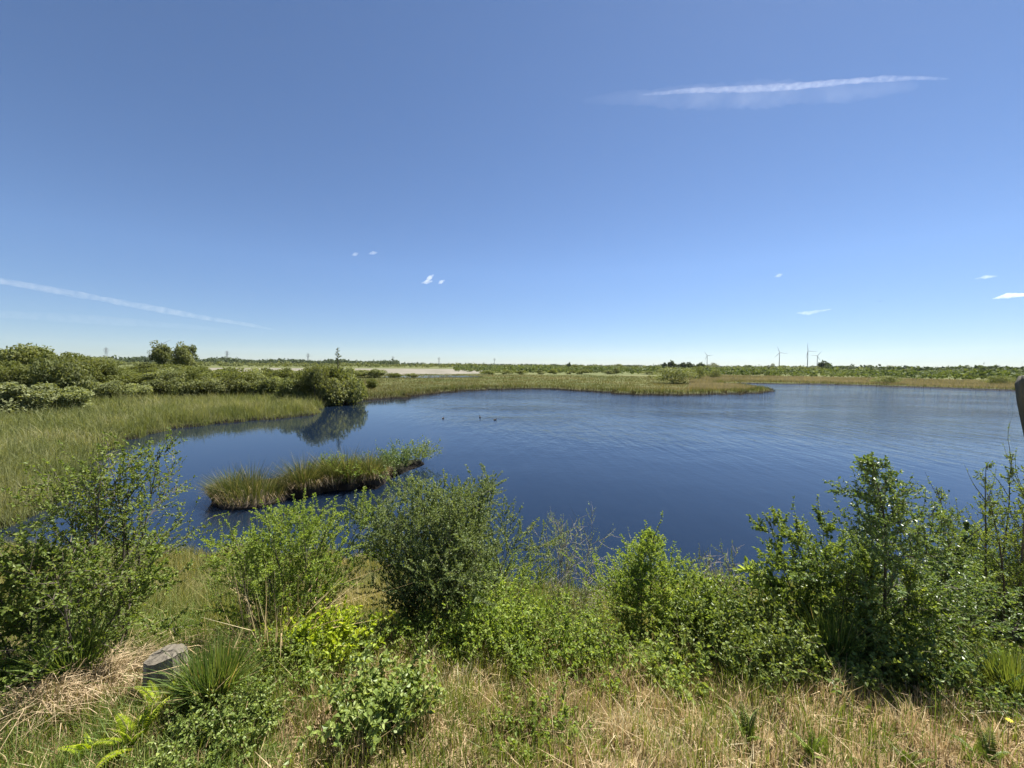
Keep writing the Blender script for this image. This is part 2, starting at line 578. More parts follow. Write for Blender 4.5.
def water_mat():
    m, n, l = newmat('peat_water')
    g = n.new('ShaderNodeNewGeometry')
    sep = n.new('ShaderNodeSeparateXYZ')
    l.new(g.outputs['Position'], sep.inputs[0])

    def noise(scale, detail, stretch, rot=0.0, rough=.5, dist=0.0):
        mp = n.new('ShaderNodeMapping')
        mp.inputs['Scale'].default_value = stretch
        mp.inputs['Rotation'].default_value = (0, 0, rot)
        l.new(g.outputs['Position'], mp.inputs['Vector'])
        z = n.new('ShaderNodeTexNoise')
        z.inputs['Scale'].default_value = scale
        z.inputs['Detail'].default_value = detail
        z.inputs['Roughness'].default_value = rough
        z.inputs['Distortion'].default_value = dist
        l.new(mp.outputs[0], z.inputs['Vector'])
        return z.outputs['Fac']

    def math_(op, a, b):
        x = n.new('ShaderNodeMath')
        x.operation = op
        for i, v in enumerate((a, b)):
            if isinstance(v, (int, float)):
                x.inputs[i].default_value = v
            else:
                l.new(v, x.inputs[i])
        return x.outputs[0]

    def rng_(v, a, b, c=0., d=1.):
        x = n.new('ShaderNodeMapRange')
        x.interpolation_type = 'SMOOTHSTEP'
        for k, q in zip(('From Min', 'From Max', 'To Min', 'To Max'), (a, b, c, d)):
            x.inputs[k].default_value = q
        l.new(v, x.inputs['Value'])
        return x.outputs[0]

    # wind roughens the open water; the left arm and the water under the near bank lie sheltered
    open_ = rng_(sep.outputs['Y'], 9, 40, .04, 1.0)
    xs = math_('ADD', sep.outputs['X'], math_('MULTIPLY', sep.outputs['Y'], .22))
    open_x = rng_(xs, -4.5, 8, .04, 1.0)
    gust = rng_(noise(.06, 3, (1, 2.2, 1)), .35, .65, .55, 1.1)
    amp = math_('MULTIPLY', math_('MULTIPLY', open_, open_x), gust)
    wav = math_('ADD', math_('MULTIPLY', noise(1.5, 5, (1.0, .32, 1), .2, .6, .3), 1.5), math_('MULTIPLY', noise(3.6, 3, (.7, 1.2, 1), -.2, .5), .35))
    h = math_('MULTIPLY', wav, amp)
    b = n.new('ShaderNodeBump')
    b.inputs['Strength'].default_value = 1.0
    b.inputs['Distance'].default_value = .15
    l.new(h, b.inputs['Height'])
    p = n.new('ShaderNodeBsdfPrincipled')
    p.inputs['Base Color'].default_value = (.006, .012, .025, 1)
    p.inputs['Roughness'].default_value = .04
    p.inputs['IOR'].default_value = 1.45
    l.new(b.outputs[0], p.inputs['Normal'])
    o = n.new('ShaderNodeOutputMaterial')
    l.new(p.outputs[0], o.inputs['Surface'])
    return m


M['ground'] = ground_mat()
M['water'] = water_mat()

# ------------------------------------------------------------------ ground, water, bare sand
rr = np.concatenate([[0.0], np.geomspace(.35, 110, 430), np.geomspace(116, 14000, 70)])
th = np.concatenate([np.linspace(-68, 68, 560), np.linspace(72, 288, 60)])
RR, TH = np.meshgrid(rr, np.radians(th), indexing='ij')
GX, GY = RR * np.sin(TH), RR * np.cos(TH)
GP = np.stack([GX.ravel(), GY.ravel()], 1)
GZ = ground_z(GP)
nr, nt = RR.shape
ii, jj = np.meshgrid(np.arange(nr - 1), np.arange(nt), indexing='ij')
j2 = (jj + 1) % nt
GQ = np.stack([ii * nt + jj, (ii + 1) * nt + jj, (ii + 1) * nt + j2, ii * nt + j2], -1).reshape(-1, 4)
gg = Geo().add(np.column_stack([GP, GZ]), GQ)
tag(gg.obj('ground', M['ground'], smooth=True), kind='structure')

gw = Geo()
xs = np.linspace(-60, 130, 40)
ys = np.linspace(6.5, 110, 30)
X_, Y_ = np.meshgrid(xs, ys, indexing='ij')
V_ = np.column_stack([X_.ravel(), Y_.ravel(), 0 * X_.ravel()])
i_, j_ = np.meshgrid(np.arange(39), np.arange(29), indexing='ij')
Q_ = np.stack([i_ * 30 + j_, (i_ + 1) * 30 + j_, (i_ + 1) * 30 + j_ + 1, i_ * 30 + j_ + 1], -1)
gw.add(V_, Q_)
tag(gw.obj('water', M['water']), kind='structure')


def mound(name, px_pts, mat, top, rng, wob=2.0, steps=6):
    """low mound over an outline on the ground"""
    P = np.array([on_z(x, y, .3) for x, y in px_pts])
    pts = []
    for i in range(len(P)):
        for k in range(steps):
            pts.append(P[i] + (P[(i + 1) % len(P)] - P[i]) * k / steps + rng.normal(0, wob, 2))
    P = np.array(pts)
    c = P.mean(0)
    N = len(P)
    g = Geo()
    prof = [(1.0, 0.27), (.96, .3 + top * .5), (.85, .3 + top * .9), (.5, .3 + top), (.02, .3 + top)]
    V = np.concatenate([np.column_stack([c + (P - c) * s, np.full(N, z)]) for s, z in prof])
    Q = [[k * N + i, k * N + (i + 1) % N, (k + 1) * N + (i + 1) % N, (k + 1) * N + i] for k in range(len(prof) - 1) for i in range(N)]
    g.add(V, Q)
    return tag(g.obj(name, mat), kind='structure')


mound('sand_flat', [(190, 374), (262, 374.5), (330, 374), (395, 375), (440, 374.6), (482, 373.5), (490, 371), (470, 369.4), (400, 368.8), (330, 368.6), (260, 368.2), (200, 368)],
      M['sand'], .35, np.random.default_rng(2))
mound('sand_strip', [(590, 371.8), (622, 371.4), (680, 371.3), (690, 370.3), (640, 370), (600, 370.4)], M['sand'], .4, np.random.default_rng(3), 1.0)
# shallow pool in front of the sand: a sheet of water just above the flat ground
pool = [(382, 377.2), (430, 377.6), (478, 377), (484, 376), (452, 375.4), (410, 375.6), (384, 376.2)]
gp = Geo()
PP = np.array([on_z(x, y, .42) for x, y in pool])
cc = PP.mean(0)
N_ = len(PP)
gp.add(np.concatenate([np.column_stack([PP, np.full(N_, .42)]), np.column_stack([cc + (PP - cc) * .02, np.full(N_, .42)])]),
       [[i, (i + 1) % N_, N_ + (i + 1) % N_, N_ + i] for i in range(N_)])
tag(gp.obj('pool', M['water']), kind='structure')


# ------------------------------------------------------------------ woody plants, grown branch by branch
def grow(rng, P, m, t0, t1, length, ang, up, K=6, wig=.12):
    """m children per parent polyline"""
    N, KP, _ = P.shape
    par = np.repeat(np.arange(N), m)
    t = rng.uniform(t0, t1, N * m) if m < 3 else (np.tile((np.arange(m) + .5) / m, N) + rng.uniform(-.5, .5, N * m) / m) * (t1 - t0) + t0
    t = np.clip(t, 0, .995)
    f = t * (KP - 1)
    i0 = np.minimum(f.astype(int), KP - 2)
    fr = (f - i0)[:, None]
    a, b = P[par, i0], P[par, i0 + 1]
    pos = a + (b - a) * fr
    tan = unit(b - a)
    az = np.tile(np.arange(m) * 2.4, N) + rng.uniform(0, 6.28, N)[par] + rng.normal(0, .4, N * m)
    ref = np.where(np.abs(tan[:, 2:3]) > .9, np.array([1., 0, 0]), np.array([0, 0, 1.]))
    u = unit(np.cross(tan, ref))
    v = np.cross(tan, u)
    perp = np.cos(az)[:, None] * u + np.sin(az)[:, None] * v
    an = rng.normal(ang, .18, N * m)[:, None]
    d = unit(np.cos(an) * tan + np.sin(an) * perp)
    L = length(t, rng) if callable(length) else length * rng.uniform(.6, 1.15, N * m)
    step = (L / (K - 1))[:, None]
    out = [pos]
    for k in range(K - 1):
        d = unit(d + np.array([0, 0, up / K]) + rng.normal(0, wig, d.shape))
        out.append(out[-1] + d * step)
    return np.stack(out, 1), par, t


def leaf_on(geo, rng, P, n, size, t0=.1, flat=.7, ratio=.6, six=False, fold=.15):
    N, K, _ = P.shape
    ln = np.linalg.norm(np.diff(P, axis=1), axis=2).sum(1) ** .85
    par = np.sort(rng.choice(N, N * n, p=ln / ln.sum()))
    t = rng.uniform(t0, 1, N * n)
    f = t * (K - 1)
    i0 = np.minimum(f.astype(int), K - 2)
    a, b = P[par, i0], P[par, i0 + 1]
    pos = a + (b - a) * (f - i0)[:, None]
    tan = unit(b - a)
    d = unit(tan * .5 + rng.normal(0, .75, pos.shape))
    nrm = unit(rng.normal(0, 1 - flat * .6, pos.shape) + np.array([0, 0, flat]))
    leaves(geo, rng, pos, d, nrm, size * rng.uniform(.6, 1.3, N * n), ratio, fold, six)


def taper(P, r0, r1=None):
    N, K, _ = P.shape
    r0 = np.broadcast_to(r0, (N,))
    e = np.linspace(1, .18 if r1 is None else r1, K)
    return r0[:, None] * e[None]


DENSE = 3.3


def shrub(rng, h, w, stems=6, nb=9, nt=6, nl=9, leaf=.032, lean=.5, ang=.85, up=.5, shape='round', leaf_mat_='birch', wood='bark', ratio=.62,
          t0=.12, stem_r=.016, six=False, base=None, bare=0.0, shoots=3, dense=1.0, name='birch_bush', parts=('branches', 'foliage')):
    """one shrub: returns its Empty with two parts"""
    root = empty(name, (0, 0, 0))
    nl, nt, leaf = int(nl * DENSE * dense), nt + 2, leaf * .7
    h *= .97
    ba = np.arange(stems) * 2.4 + rng.uniform(0, 6.28) + rng.normal(0, .3, stems)
    br = (base if base is not None else .12 * w) * np.sqrt(rng.uniform(0, 1, stems))
    p = np.stack([br * np.cos(ba), br * np.sin(ba), np.full(stems, -.05)], 1)
    la = np.abs(rng.normal(0, lean, stems)) * (0 if stems == 1 else 1)
    d = unit(np.stack([np.cos(ba) * la, np.sin(ba) * la, np.ones(stems)], 1))
    K = 9
    L = h * rng.uniform(.72, 1.02, stems) * np.sqrt(1 + .3 * la ** 2)
    L[0] = h
    st = [p]
    for k in range(K - 1):
        d = unit(d + np.array([0, 0, .06]) + rng.normal(0, .05, d.shape))
        st.append(st[-1] + d * (L / (K - 1))[:, None])
    st = np.stack(st, 1)
    half = w / 2

    def blen(t, r):
        if shape == 'cone':
            e = np.clip((1 - t), .05, 1) ** .9
        elif shape == 'round':
            e = np.sqrt(np.clip(1 - (t - .35) ** 2 / .46, .06, 1))
        else:
            e = .45 + .25 * np.sin(t * 3.1)
        return half * e * r.uniform(.55, 1.15, len(t)) * (1.4 if stems == 1 else 1.05 if shape == 'cone' else .78)
    b1, par1, t1 = grow(rng, st, nb, t0, .98, blen, ang, up, K=7)
    L1 = np.linalg.norm(b1[:, -1] - b1[:, 0], axis=1)
    b2, par2, t2 = grow(rng, b1, nt, .15, 1.0, lambda t, r: L1[np.repeat(np.arange(len(b1)), nt)] * .42 * r.uniform(.5, 1.2, len(t)) + .05, .7, .3, K=5)
    sh, _, _ = grow(rng, st, shoots, .5, .97, lambda t, r: h * (.15 if stems == 1 else .26) * r.uniform(.5, 1.2, len(t)), .45, .5, K=7, wig=.07)
    gb = Geo()
    tubes(gb, sh, taper(sh, .004), 4)
    tubes(gb, st, taper(st, stem_r * h / 2), 6)
    tubes(gb, b1, taper(b1, stem_r * .42 * np.clip(L1, .2, 1.5)), 4)
    tubes(gb, b2, taper(b2, .0022 + .0 * b2[:, 0, 0]), 3)
    gb.obj(parts[0], M[wood], root)
    gl = Geo()
    keep = rng.uniform(0, 1, len(b2)) > bare
    leaf_on(gl, rng, b2[keep], nl, leaf, ratio=ratio, six=six)
    leaf_on(gl, rng, b1[rng.uniform(0, 1, len(b1)) > bare], nl, leaf, t0=.35, ratio=ratio, six=six)
    leaf_on(gl, rng, sh, int(nl * 1.6), leaf * .9, t0=.05, ratio=ratio, six=six)
    leaf_on(gl, rng, st, nl, leaf, t0=.5, ratio=ratio, six=six)
    gl.obj(parts[1], M[leaf_mat_], root)
    return root


def from_px(px, base_py, top_py, width_px):
    """base point on the ground, height and width in metres read off the photograph"""
    g = on_ground(px, base_py)
    d = math.hypot(g[0], g[1])
    Y = g[1]
    top = at_depth(px, top_py, Y)
    return g, top[2] - g[2], width_px / F_PX * Y


def place(builder, px, by, ty, wpx, label, cat, rz=0, seed=0, group=None, **kw):
    if builder.__name__ == 'clump':              # seen from above: the outline holds the footprint too
        by, ty = by - .25 * (by - ty), ty - .05 * (by - ty)
    g, h, w = from_px(px, by, ty, wpx)
    o = builder(np.random.default_rng(seed), h, w, **kw)
    o.location = tuple(g)
    o.rotation_euler = (0, 0, rz)
    return tag(o, label, cat, group)


BIG = dict(six=False)
# the row of young trees and bushes along the near shore
place(shrub, 100, 660, 440, 205, 'loose open birch bush at the left with small pale leaves over the water', 'bush', seed=11,
      stems=8, nb=13, nt=7, nl=9, leaf=.030, lean=.40, up=.3, shape='round', leaf_mat_='birch', stem_r=.013, t0=.1, dense=.62)
place(shrub, 25, 685, 545, 150, 'leafy bush at the left edge shading dark ground beneath it', 'bush', seed=12,
      stems=6, nb=9, nt=6, nl=8, leaf=.034, lean=.6, up=.2, leaf_mat_='birch', t0=.3)
place(shrub, 300, 650, 500, 140, 'yellowish green bush left of the tall grey green willow', 'bush', seed=13,
      stems=11, nb=10, nt=6, nl=8, leaf=.027, lean=.32, up=.6, leaf_mat_='fresh', stem_r=.012, ratio=.5, dense=1.5)
place(shrub, 446, 640, 476, 150, 'tallest dense grey green willow bush in the centre foreground', 'bush', seed=14, name='willow_bush',
      stems=22, nb=13, nt=6, nl=9, leaf=.028, dense=1.6, lean=.5, up=.7, leaf_mat_='willow', stem_r=.012, ratio=.5, t0=.16)
place(shrub, 500, 635, 545, 90, 'light green bush against the right flank of the tall willow', 'bush', seed=15,
      stems=8, nb=9, nt=5, nl=8, leaf=.026, lean=.4, up=.6, leaf_mat_='fresh', stem_r=.012)
place(shrub, 566, 635, 512, 110, 'thin twiggy half bare bush in front of dark water', 'bush', seed=16, name='twiggy_bush',
      stems=8, nb=10, nt=6, nl=5, leaf=.02, lean=.35, up=.6, leaf_mat_='willow', wood='twig', bare=.45, stem_r=.010)
place(shrub, 642, 647, 520, 165, 'pointed bright green birch bush right of the twiggy one', 'bush', seed=17,
      stems=3, nb=26, nt=7, nl=8, leaf=.028, lean=.12, ang=1.05, up=.45, shape='cone', leaf_mat_='fresh', t0=.06, stem_r=.013, shoots=5)
place(shrub, 716, 640, 548, 80, 'small bare grey twiggy bush beside the arching lime shoot', 'bush', seed=18, name='twiggy_bush',
      stems=7, nb=9, nt=6, nl=4, leaf=.02, lean=.4, up=.5, leaf_mat_='willow', wood='twig', bare=.6, stem_r=.010)
place(shrub, 700, 650, 585, 90, 'low yellowish green bush between the pointed birch and the bramble', 'bush', seed=28,
      stems=8, nb=8, nt=5, nl=8, leaf=.027, lean=.5, up=.5, leaf_mat_='fresh', t0=.1)
place(shrub, 826, 650, 520, 90, 'rounded leafy bush leaning out left of the dark alder', 'bush', seed=19,
      stems=7, nb=10, nt=6, nl=9, leaf=.033, lean=.5, up=.5, leaf_mat_='birch', t0=.12)
place(shrub, 893, 660, 442, 175, 'dark alder tree with one straight trunk and pointed top', 'tree', seed=20, name='young_alder',
      stems=1, nb=48, nt=8, nl=9, leaf=.032, dense=.75, ang=1.1, up=.35, shoots=4, shape='cone', leaf_mat_='dark', t0=.08, stem_r=.018, parts=('trunk', 'crown'))
place(shrub, 868, 645, 492, 120, 'dark green sapling tucked against the left of the straight trunk', 'tree', seed=21, name='young_alder',
      stems=4, nb=13, nt=7, nl=9, leaf=.034, ang=.9, lean=.4, up=.5, shape='cone', leaf_mat_='dark', t0=.08, stem_r=.014, parts=('trunk', 'crown'))
place(shrub, 955, 640, 510, 120, 'yellow green bush between the dark alder and the thin birch', 'bush', seed=22,
      stems=8, nb=11, nt=6, nl=8, leaf=.030, lean=.38, up=.5, leaf_mat_='birch', t0=.1)
place(shrub, 1000, 655, 446, 130, 'thin open birch sapling at the right edge with upright shoots', 'tree', seed=23, name='young_birch',
      stems=8, nb=13, nt=5, nl=6, leaf=.027, lean=.22, ang=.6, up=.6, shape='cone', leaf_mat_='birch', t0=.15, stem_r=.013, parts=('trunk', 'crown'))
place(shrub, 930, 657, 600, 170, 'broad low glossy dark bush spread at the foot of the alder', 'bush', seed=24,
      stems=9, nb=8, nt=5, nl=8, leaf=.034, dense=.8, lean=.9, up=.3, leaf_mat_='dark', base=.5, t0=.1)
place(shrub, 1015, 653, 575, 110, 'dark glossy bush low at the right edge below the thin birch', 'bush', seed=25,
      stems=9, nb=9, nt=5, nl=8, leaf=.036, lean=.6, up=.4, leaf_mat_='dark', t0=.1)
place(shrub, 245, 635, 545, 90, 'slender pale bush standing in the tall brown grass left of centre', 'bush', seed=26,
      stems=5, nb=9, nt=5, nl=6, leaf=.026, lean=.35, up=.5, leaf_mat_='birch', t0=.2, stem_r=.011)


# ------------------------------------------------------------------ low leafy plants on the bank
def clump(rng, h, w, stems=26, nl=16, leaf=.05, mat='bramble', name='bramble_clump', ratio=.7, up=.1, twigs=3, flat=.8):
    root = empty(name, (0, 0, 0))
    leaf, nl, stems = leaf * .62, int(nl * 1.35), int(stems * 1.6)
    ba = rng.uniform(0, 6.28, stems)
    br = w * .28 * np.sqrt(rng.uniform(0, 1, stems))
    p = np.stack([br * np.cos(ba), br * np.sin(ba), np.full(stems, -.03)], 1)
    la = np.abs(rng.normal(.0, .75, stems)) * (w / 2) / max(h, .05)
    d = unit(np.stack([np.cos(ba) * la, np.sin(ba) * la, np.ones(stems)], 1))
    L = h * rng.uniform(.6, 1.15, stems) * (1 + .35 * la)
    st = [p]
    for k in range(6):
        d = unit(d + np.array([0, 0, -.14 * k / 6 + up * .1]) + rng.normal(0, .09, d.shape))
        st.append(st[-1] + d * (L / 6)[:, None])
    st = np.stack(st, 1)
    tw, _, _ = grow(rng, st, twigs, .3, 1, .3 * h + .03, .8, .2, K=4)
    gb = Geo()
    tubes(gb, st, taper(st, .0035), 4)
    tubes(gb, tw, taper(tw, .002), 3)
    gb.obj('stems', M['stem'], root)
    gl = Geo()
    leaf_on(gl, rng, st, nl, leaf, t0=.25, flat=flat, ratio=ratio, six=True)
    leaf_on(gl, rng, tw, max(4, nl // 3), leaf * .9, t0=.1, flat=flat, ratio=ratio, six=True)
    gl.obj('leaves', M[mat], root)
    return root


def fern(rng, h, w, fronds=7, mat='lime', name='fern', pairs=20, pinna=.055):
    root = empty(name, (0, 0, 0))
    az = np.arange(fronds) * 2.4 + rng.uniform(0, .5, fronds)
    el = rng.uniform(.15, .75, fronds)
    d = np.stack([np.cos(az) * np.sin(el), np.sin(az) * np.sin(el), np.cos(el)], 1)
    L = np.hypot(h, w / 2) * rng.uniform(.65, 1.05, fronds)
    st = [np.zeros((fronds, 3))]
    for k in range(8):
        d = unit(d + np.array([0, 0, -.11 * k / 3]) * 1.0 + rng.normal(0, .03, d.shape))
        st.append(st[-1] + d * (L / 8)[:, None])
    st = np.stack(st, 1)
    gb, gl = Geo(), Geo()
    tubes(gb, st, taper(st, .004), 4)
    gb.obj('stems', M['stem'], root)
    for s in (-1, 1):
        t = np.linspace(.22, .98, pairs)
        f = t * 8
        i0 = np.minimum(f.astype(int), 7)
        a, b = st[:, i0], st[:, i0 + 1]
        pos = (a + (b - a) * (f - i0)[None, :, None]).reshape(-1, 3)
        tan = unit(b - a).reshape(-1, 3)
        side = unit(np.cross(tan, np.array([0, 0, 1.]))) * s
        nrm = unit(np.cross(side, tan) * s + rng.normal(0, .15, tan.shape))
        sz = np.tile(pinna * np.sin(np.clip(1.1 - t, 0, 1) * 1.7 + .1), fronds) * np.repeat(L / L.mean(), pairs) * np.clip(L.mean() / .3, .3, 1.2)
        leaves(gl, rng, pos, unit(side + tan * .45), nrm, sz, .3, .12, True)
    gl.obj('fronds', M[mat], root)
    return root


def tussock(rng, h, w, n=420, mat='tussock', name='grass_tussock', wid=.006, bend=.35, spread=.5):
    """one tuft of arching blades"""
    a = rng.uniform(0, 6.28, n)
    r = w * .16 * np.sqrt(rng.uniform(0, 1, n))
    base = np.stack([r * np.cos(a), r * np.sin(a), np.full(n, -.02)], 1)
    a2 = a + rng.normal(0, .5, n)
    m = np.abs(rng.normal(0, spread, n)) * (w / 2) / h
    m = np.clip(m, 0, 1.3 * (w / 2) / h)
    lean = np.stack([np.cos(a2) * m, np.sin(a2) * m, 0 * a], 1)
    g = Geo()
    hh = h * rng.uniform(.55, 1.08, n)
    blades(g, rng, base, hh, np.full(n, wid) * rng.uniform(.6, 1.3, n), lean, np.clip(m * bend * rng.uniform(.5, 1.4, n), 0, .8))
    return g.obj(name, M[mat])


place(clump, 320, 671, 618, 66, 'bright green broad leaved plant left of the mown path in sunlight', 'plant', seed=31, mat='lime', name='leafy_plant', leaf=.05, stems=40)
place(clump, 380, 744, 676, 92, 'largest bramble clump in the dry grass left of centre', 'bramble', seed=32, mat='bramble', leaf=.045, stems=44, nl=18)
place(clump, 424, 661, 624, 59, 'small yellowish bushy plant right below the tall willow', 'plant', seed=33, mat='fresh', name='leafy_plant', leaf=.035, stems=44)
place(clump, 545, 688, 618, 99, 'bright green bushy plant at centre on the edge of the mown grass', 'plant', seed=34, mat='fresh', name='leafy_plant', leaf=.036, stems=78, nl=18, up=.5)
place(clump, 487, 668, 602, 71, 'upright leafy nettle patch between willow and centre plant', 'plant', seed=35, mat='fresh', name='leafy_plant', leaf=.036, stems=61, up=.8)
place(clump, 592, 668, 632, 50, 'small dark leafy sprig to the right of the centre plant', 'plant', seed=36, mat='bramble', name='leafy_plant', leaf=.032)
place(clump, 750, 702, 614, 95, 'dark leafy bramble mound right of the light rambler', 'bramble', seed=37, mat='bramble', leaf=.042, stems=88, nl=18, up=.4)
place(clump, 728, 658, 604, 86, 'light green bramble mound behind the dark leafy one', 'bramble', seed=38, mat='fresh', leaf=.036, stems=68, up=.4)
place(clump, 672, 698, 655, 75, 'low rambler with pale broad leaves trailing over grass', 'bramble', seed=39, mat='pale', leaf=.048, stems=35, nl=10)
place(clump, 618, 690, 655, 70, 'sparse green rambler on the grass left of the pale rambler', 'bramble', seed=40, mat='fresh', leaf=.038, stems=35, nl=10)
place(clump, 866, 690, 630, 70, 'leafy plant in front of the alder with glossy pointed leaves', 'plant', seed=41, mat='bramble', name='leafy_plant', leaf=.04, stems=74, up=.5)
place(clump, 920, 694, 650, 90, 'flat leafy mat between the alder and the dry grass', 'plant', seed=42, mat='bramble', name='leafy_plant', leaf=.036, stems=79)
place(clump, 806, 672, 620, 60, 'dark bramble in the shade right of the arching lime shoot', 'bramble', seed=43, mat='bramble', leaf=.042, stems=30)
place(clump, 205, 778, 722, 105, 'dense small leaved clump below the green tussock', 'plant', seed=44, mat='bramble', name='leafy_plant', leaf=.026, stems=70, nl=26)
place(clump, 282, 690, 640, 66, 'grey green leafy herb beside the bright broad leaved plant', 'plant', seed=45, mat='birch', name='leafy_plant', leaf=.034, stems=36, up=.4)
place(clump, 8, 706, 660, 70, 'pale leaved bramble at the left edge in front of deep shade', 'bramble', seed=46, mat='fresh', leaf=.045, stems=26)
place(clump, 536, 758, 722, 120, 'low yellow green herb in the grass at the bottom centre', 'plant', seed=47, mat='fresh', name='leafy_plant', leaf=.036, stems=66, nl=12)
place(clump, 690, 640, 596, 66, 'grassy green herb below the pointed birch bush', 'plant', seed=48, mat='fresh', name='leafy_plant', leaf=.028, stems=34, up=.6)
place(clump, 985, 690, 640, 60, 'leafy bramble shoots beside the tussock at the right edge', 'bramble', seed=49, mat='bramble', leaf=.038, stems=30)
for i, (px, by, ty, w, mt, lf, lab) in enumerate([
        (455, 668, 634, 50, 'fresh', .034, 'low yellow green herb in front of the nettle patch'),
        (520, 650, 604, 60, 'fresh', .034, 'leafy green bush filling the gap below the half bare bush'),
        (575, 655, 600, 70, 'birch', .032, 'round dull green bush left of the pointed birch foot'),
        (650, 668, 630, 60, 'fresh', .03, 'low bright green herb in front of the pointed birch'),
        (775, 660, 610, 50, 'fresh', .04, 'light leafy bramble under the arching lime shoot'),
        (838, 690, 655, 50, 'bramble', .038, 'short bramble sprawling at the edge of the dry grass by the alder'),
        (360, 668, 636, 60, 'bramble', .034, 'dark bramble at the foot of the tall willow'),
        (300, 690, 652, 70, 'fresh', .036, 'green leafy herb below the bright broad leaved plant'),
        (40, 690, 650, 80, 'bramble', .036, 'dark bramble in the shade of the left edge bush'),
        (250, 745, 705, 70, 'bramble', .03, 'low creeping herb right of the green tussock'),
        (955, 688, 655, 60, 'fresh', .034, 'light green herb among the grass near the right tussock')]):
    place(clump, px, by, ty, w, lab, 'plant', seed=150 + i, mat=mt, name='leafy_plant', leaf=lf, stems=34, up=.4)
place(fern, 134, 752, 712, 64, 'lime green fern below the stump', 'fern', seed=51, fronds=9)
place(fern, 92, 758, 728, 46, 'smaller lime fern left of the big lime fern', 'fern', seed=52, fronds=6)
place(fern, 160, 712, 682, 40, 'yellow green fern directly in front of the stump', 'fern', seed=53, fronds=6)
place(fern, 747, 745, 712, 40, 'small blue green fern alone in the dry grass', 'fern', seed=54, mat='bramble', fronds=4)
place(fern, 812, 758, 732, 36, 'small yellow green fern in the driest grass', 'fern', seed=55, mat='fresh', fronds=5)
place(fern, 908, 772, 744, 34, 'dark green fern at the bottom between two others', 'fern', seed=56, mat='birch', fronds=5)
place(fern, 985, 768, 738, 48, 'dark fern at bottom right beside the yellow flower', 'fern', seed=57, mat='bramble', fronds=6)


def arching_shoot(rng, h, w):
    root = empty('arching_shoot', (0, 0, 0))
    n = 5
    st = np.zeros((n, 10, 3))
    s = np.linspace(0, 1, 10)
    for i in range(n):
        k = 1 - .12 * i
        st[i, :, 0] = (-w * .55 * s ** 1.3 + i * .05) * k
        st[i, :, 1] = .08 * i * s
        st[i, :, 2] = h * k * np.sin(s * 1.75) * 1.0
    st += rng.normal(0, .008, st.shape)
    tw, _, _ = grow(rng, st, 8, .3, 1, .16, .8, .2, K=4)
    gb, gl = Geo(), Geo()
    tubes(gb, st, taper(st, .006), 5)
    tubes(gb, tw, taper(tw, .0025), 3)
    gb.obj('stems', M['bark'], root)
    leaf_on(gl, rng, tw, 8, .05, t0=.1, flat=.7, ratio=.6, six=True)
    leaf_on(gl, rng, st, 16, .05, t0=.4, flat=.7, ratio=.6, six=True)
    gl.obj('leaves', M['pale'], root)
    return root


place(arching_shoot, 788, 648, 570, 85, 'arching pale lime leafy shoot reaching left over dark water', 'shoot', seed=60)

place(tussock, 215, 712, 640, 105, 'bright green grass tussock beside the stump', 'grass tuft', seed=61, n=1500, wid=.007)
place(tussock, 276, 668, 560, 190, 'pale straw tuft with long dead stems behind the green tussock', 'grass tuft', seed=62, n=130, mat='straw', wid=.007, spread=.85, bend=.35)
place(tussock, 275, 672, 620, 70, 'grey green grass tuft between straw tuft and broad leaved plant', 'grass tuft', seed=67, n=700, mat='grass', wid=.006)
place(tussock, 832, 672, 608, 75, 'bright grass tussock in the shade at the foot of the alder', 'grass tuft', seed=63, n=700, wid=.007)
place(tussock, 1016, 708, 652, 120, 'wide grass tussock at the right edge with pale tips', 'grass tuft', seed=64, n=1300, mat='grass', wid=.007)
place(tussock, 494, 640, 590, 60, 'yellowish grass tuft right of the tall willow', 'grass tuft', seed=65, n=500, wid=.007)
place(tussock, 530, 640, 582, 66, 'green grass tuft below the twiggy half bare bush', 'grass tuft', seed=66, n=500, wid=.007)
place(tussock, 75, 690, 620, 90, 'dark green grass tuft left of the dead straw heap', 'grass tuft', seed=68, n=700, wid=.007)


# ------------------------------------------------------------------ stump, post, dead stems, flower
def stump():
    g = on_ground(167, 697)
    rng = np.random.default_rng(71)
    Y = g[1]
    r = .5 * 38 / F_PX * Y
    h = at_depth(167, 654, Y)[2] - g[2]
    root = empty('tree_stump', g)
    n = 30
    a = np.arange(n) / n * 2 * np.pi
    wob = 1 + .07 * np.sin(3 * a + 1) + .05 * np.sin(7 * a) + rng.normal(0, .02, n)
    rows = []
    for t, f in ((-.25, 1.35), (0, 1.28), (.2, 1.1), (.5, 1.0), (.8, .97), (1.0, .95)):
        rr_ = r * f * (1 + (wob - 1) * (1.6 - .6 * t))
        x, y = rr_ * np.cos(a), rr_ * .8 * np.sin(a)
        z = h * t + (x * .16 + y * .05) * max(t, 0) + rng.normal(0, .003, n) * (t == 1)
        rows.append(np.stack([x, y, z], 1))
    V = np.concatenate(rows)
    Q = [[k * n + i, k * n + (i + 1) % n, (k + 1) * n + (i + 1) % n, (k + 1) * n + i] for k in range(5) for i in range(n)]
    Geo().add(V, Q).obj('bark', M['stump_bark'], root)
    top = rows[-1] + np.array([0, 0, .002])
    c = top.mean(0)
    V = np.concatenate([c + (top - c) * s + np.array([0, 0, (1 - s) * .012]) + rng.normal(0, .003, top.shape) * (s < .95) for s in (.985, .7, .4, .03)])
    Q = [[k * n + i, k * n + (i + 1) % n, (k + 1) * n + (i + 1) % n, (k + 1) * n + i] for k in range(3) for i in range(n)]
    Geo().add(V, Q).obj('cut_face', M['stump_cut'], root)
    tag(root, 'weathered grey tree stump with a slanting cut top among grass', 'stump')


stump()


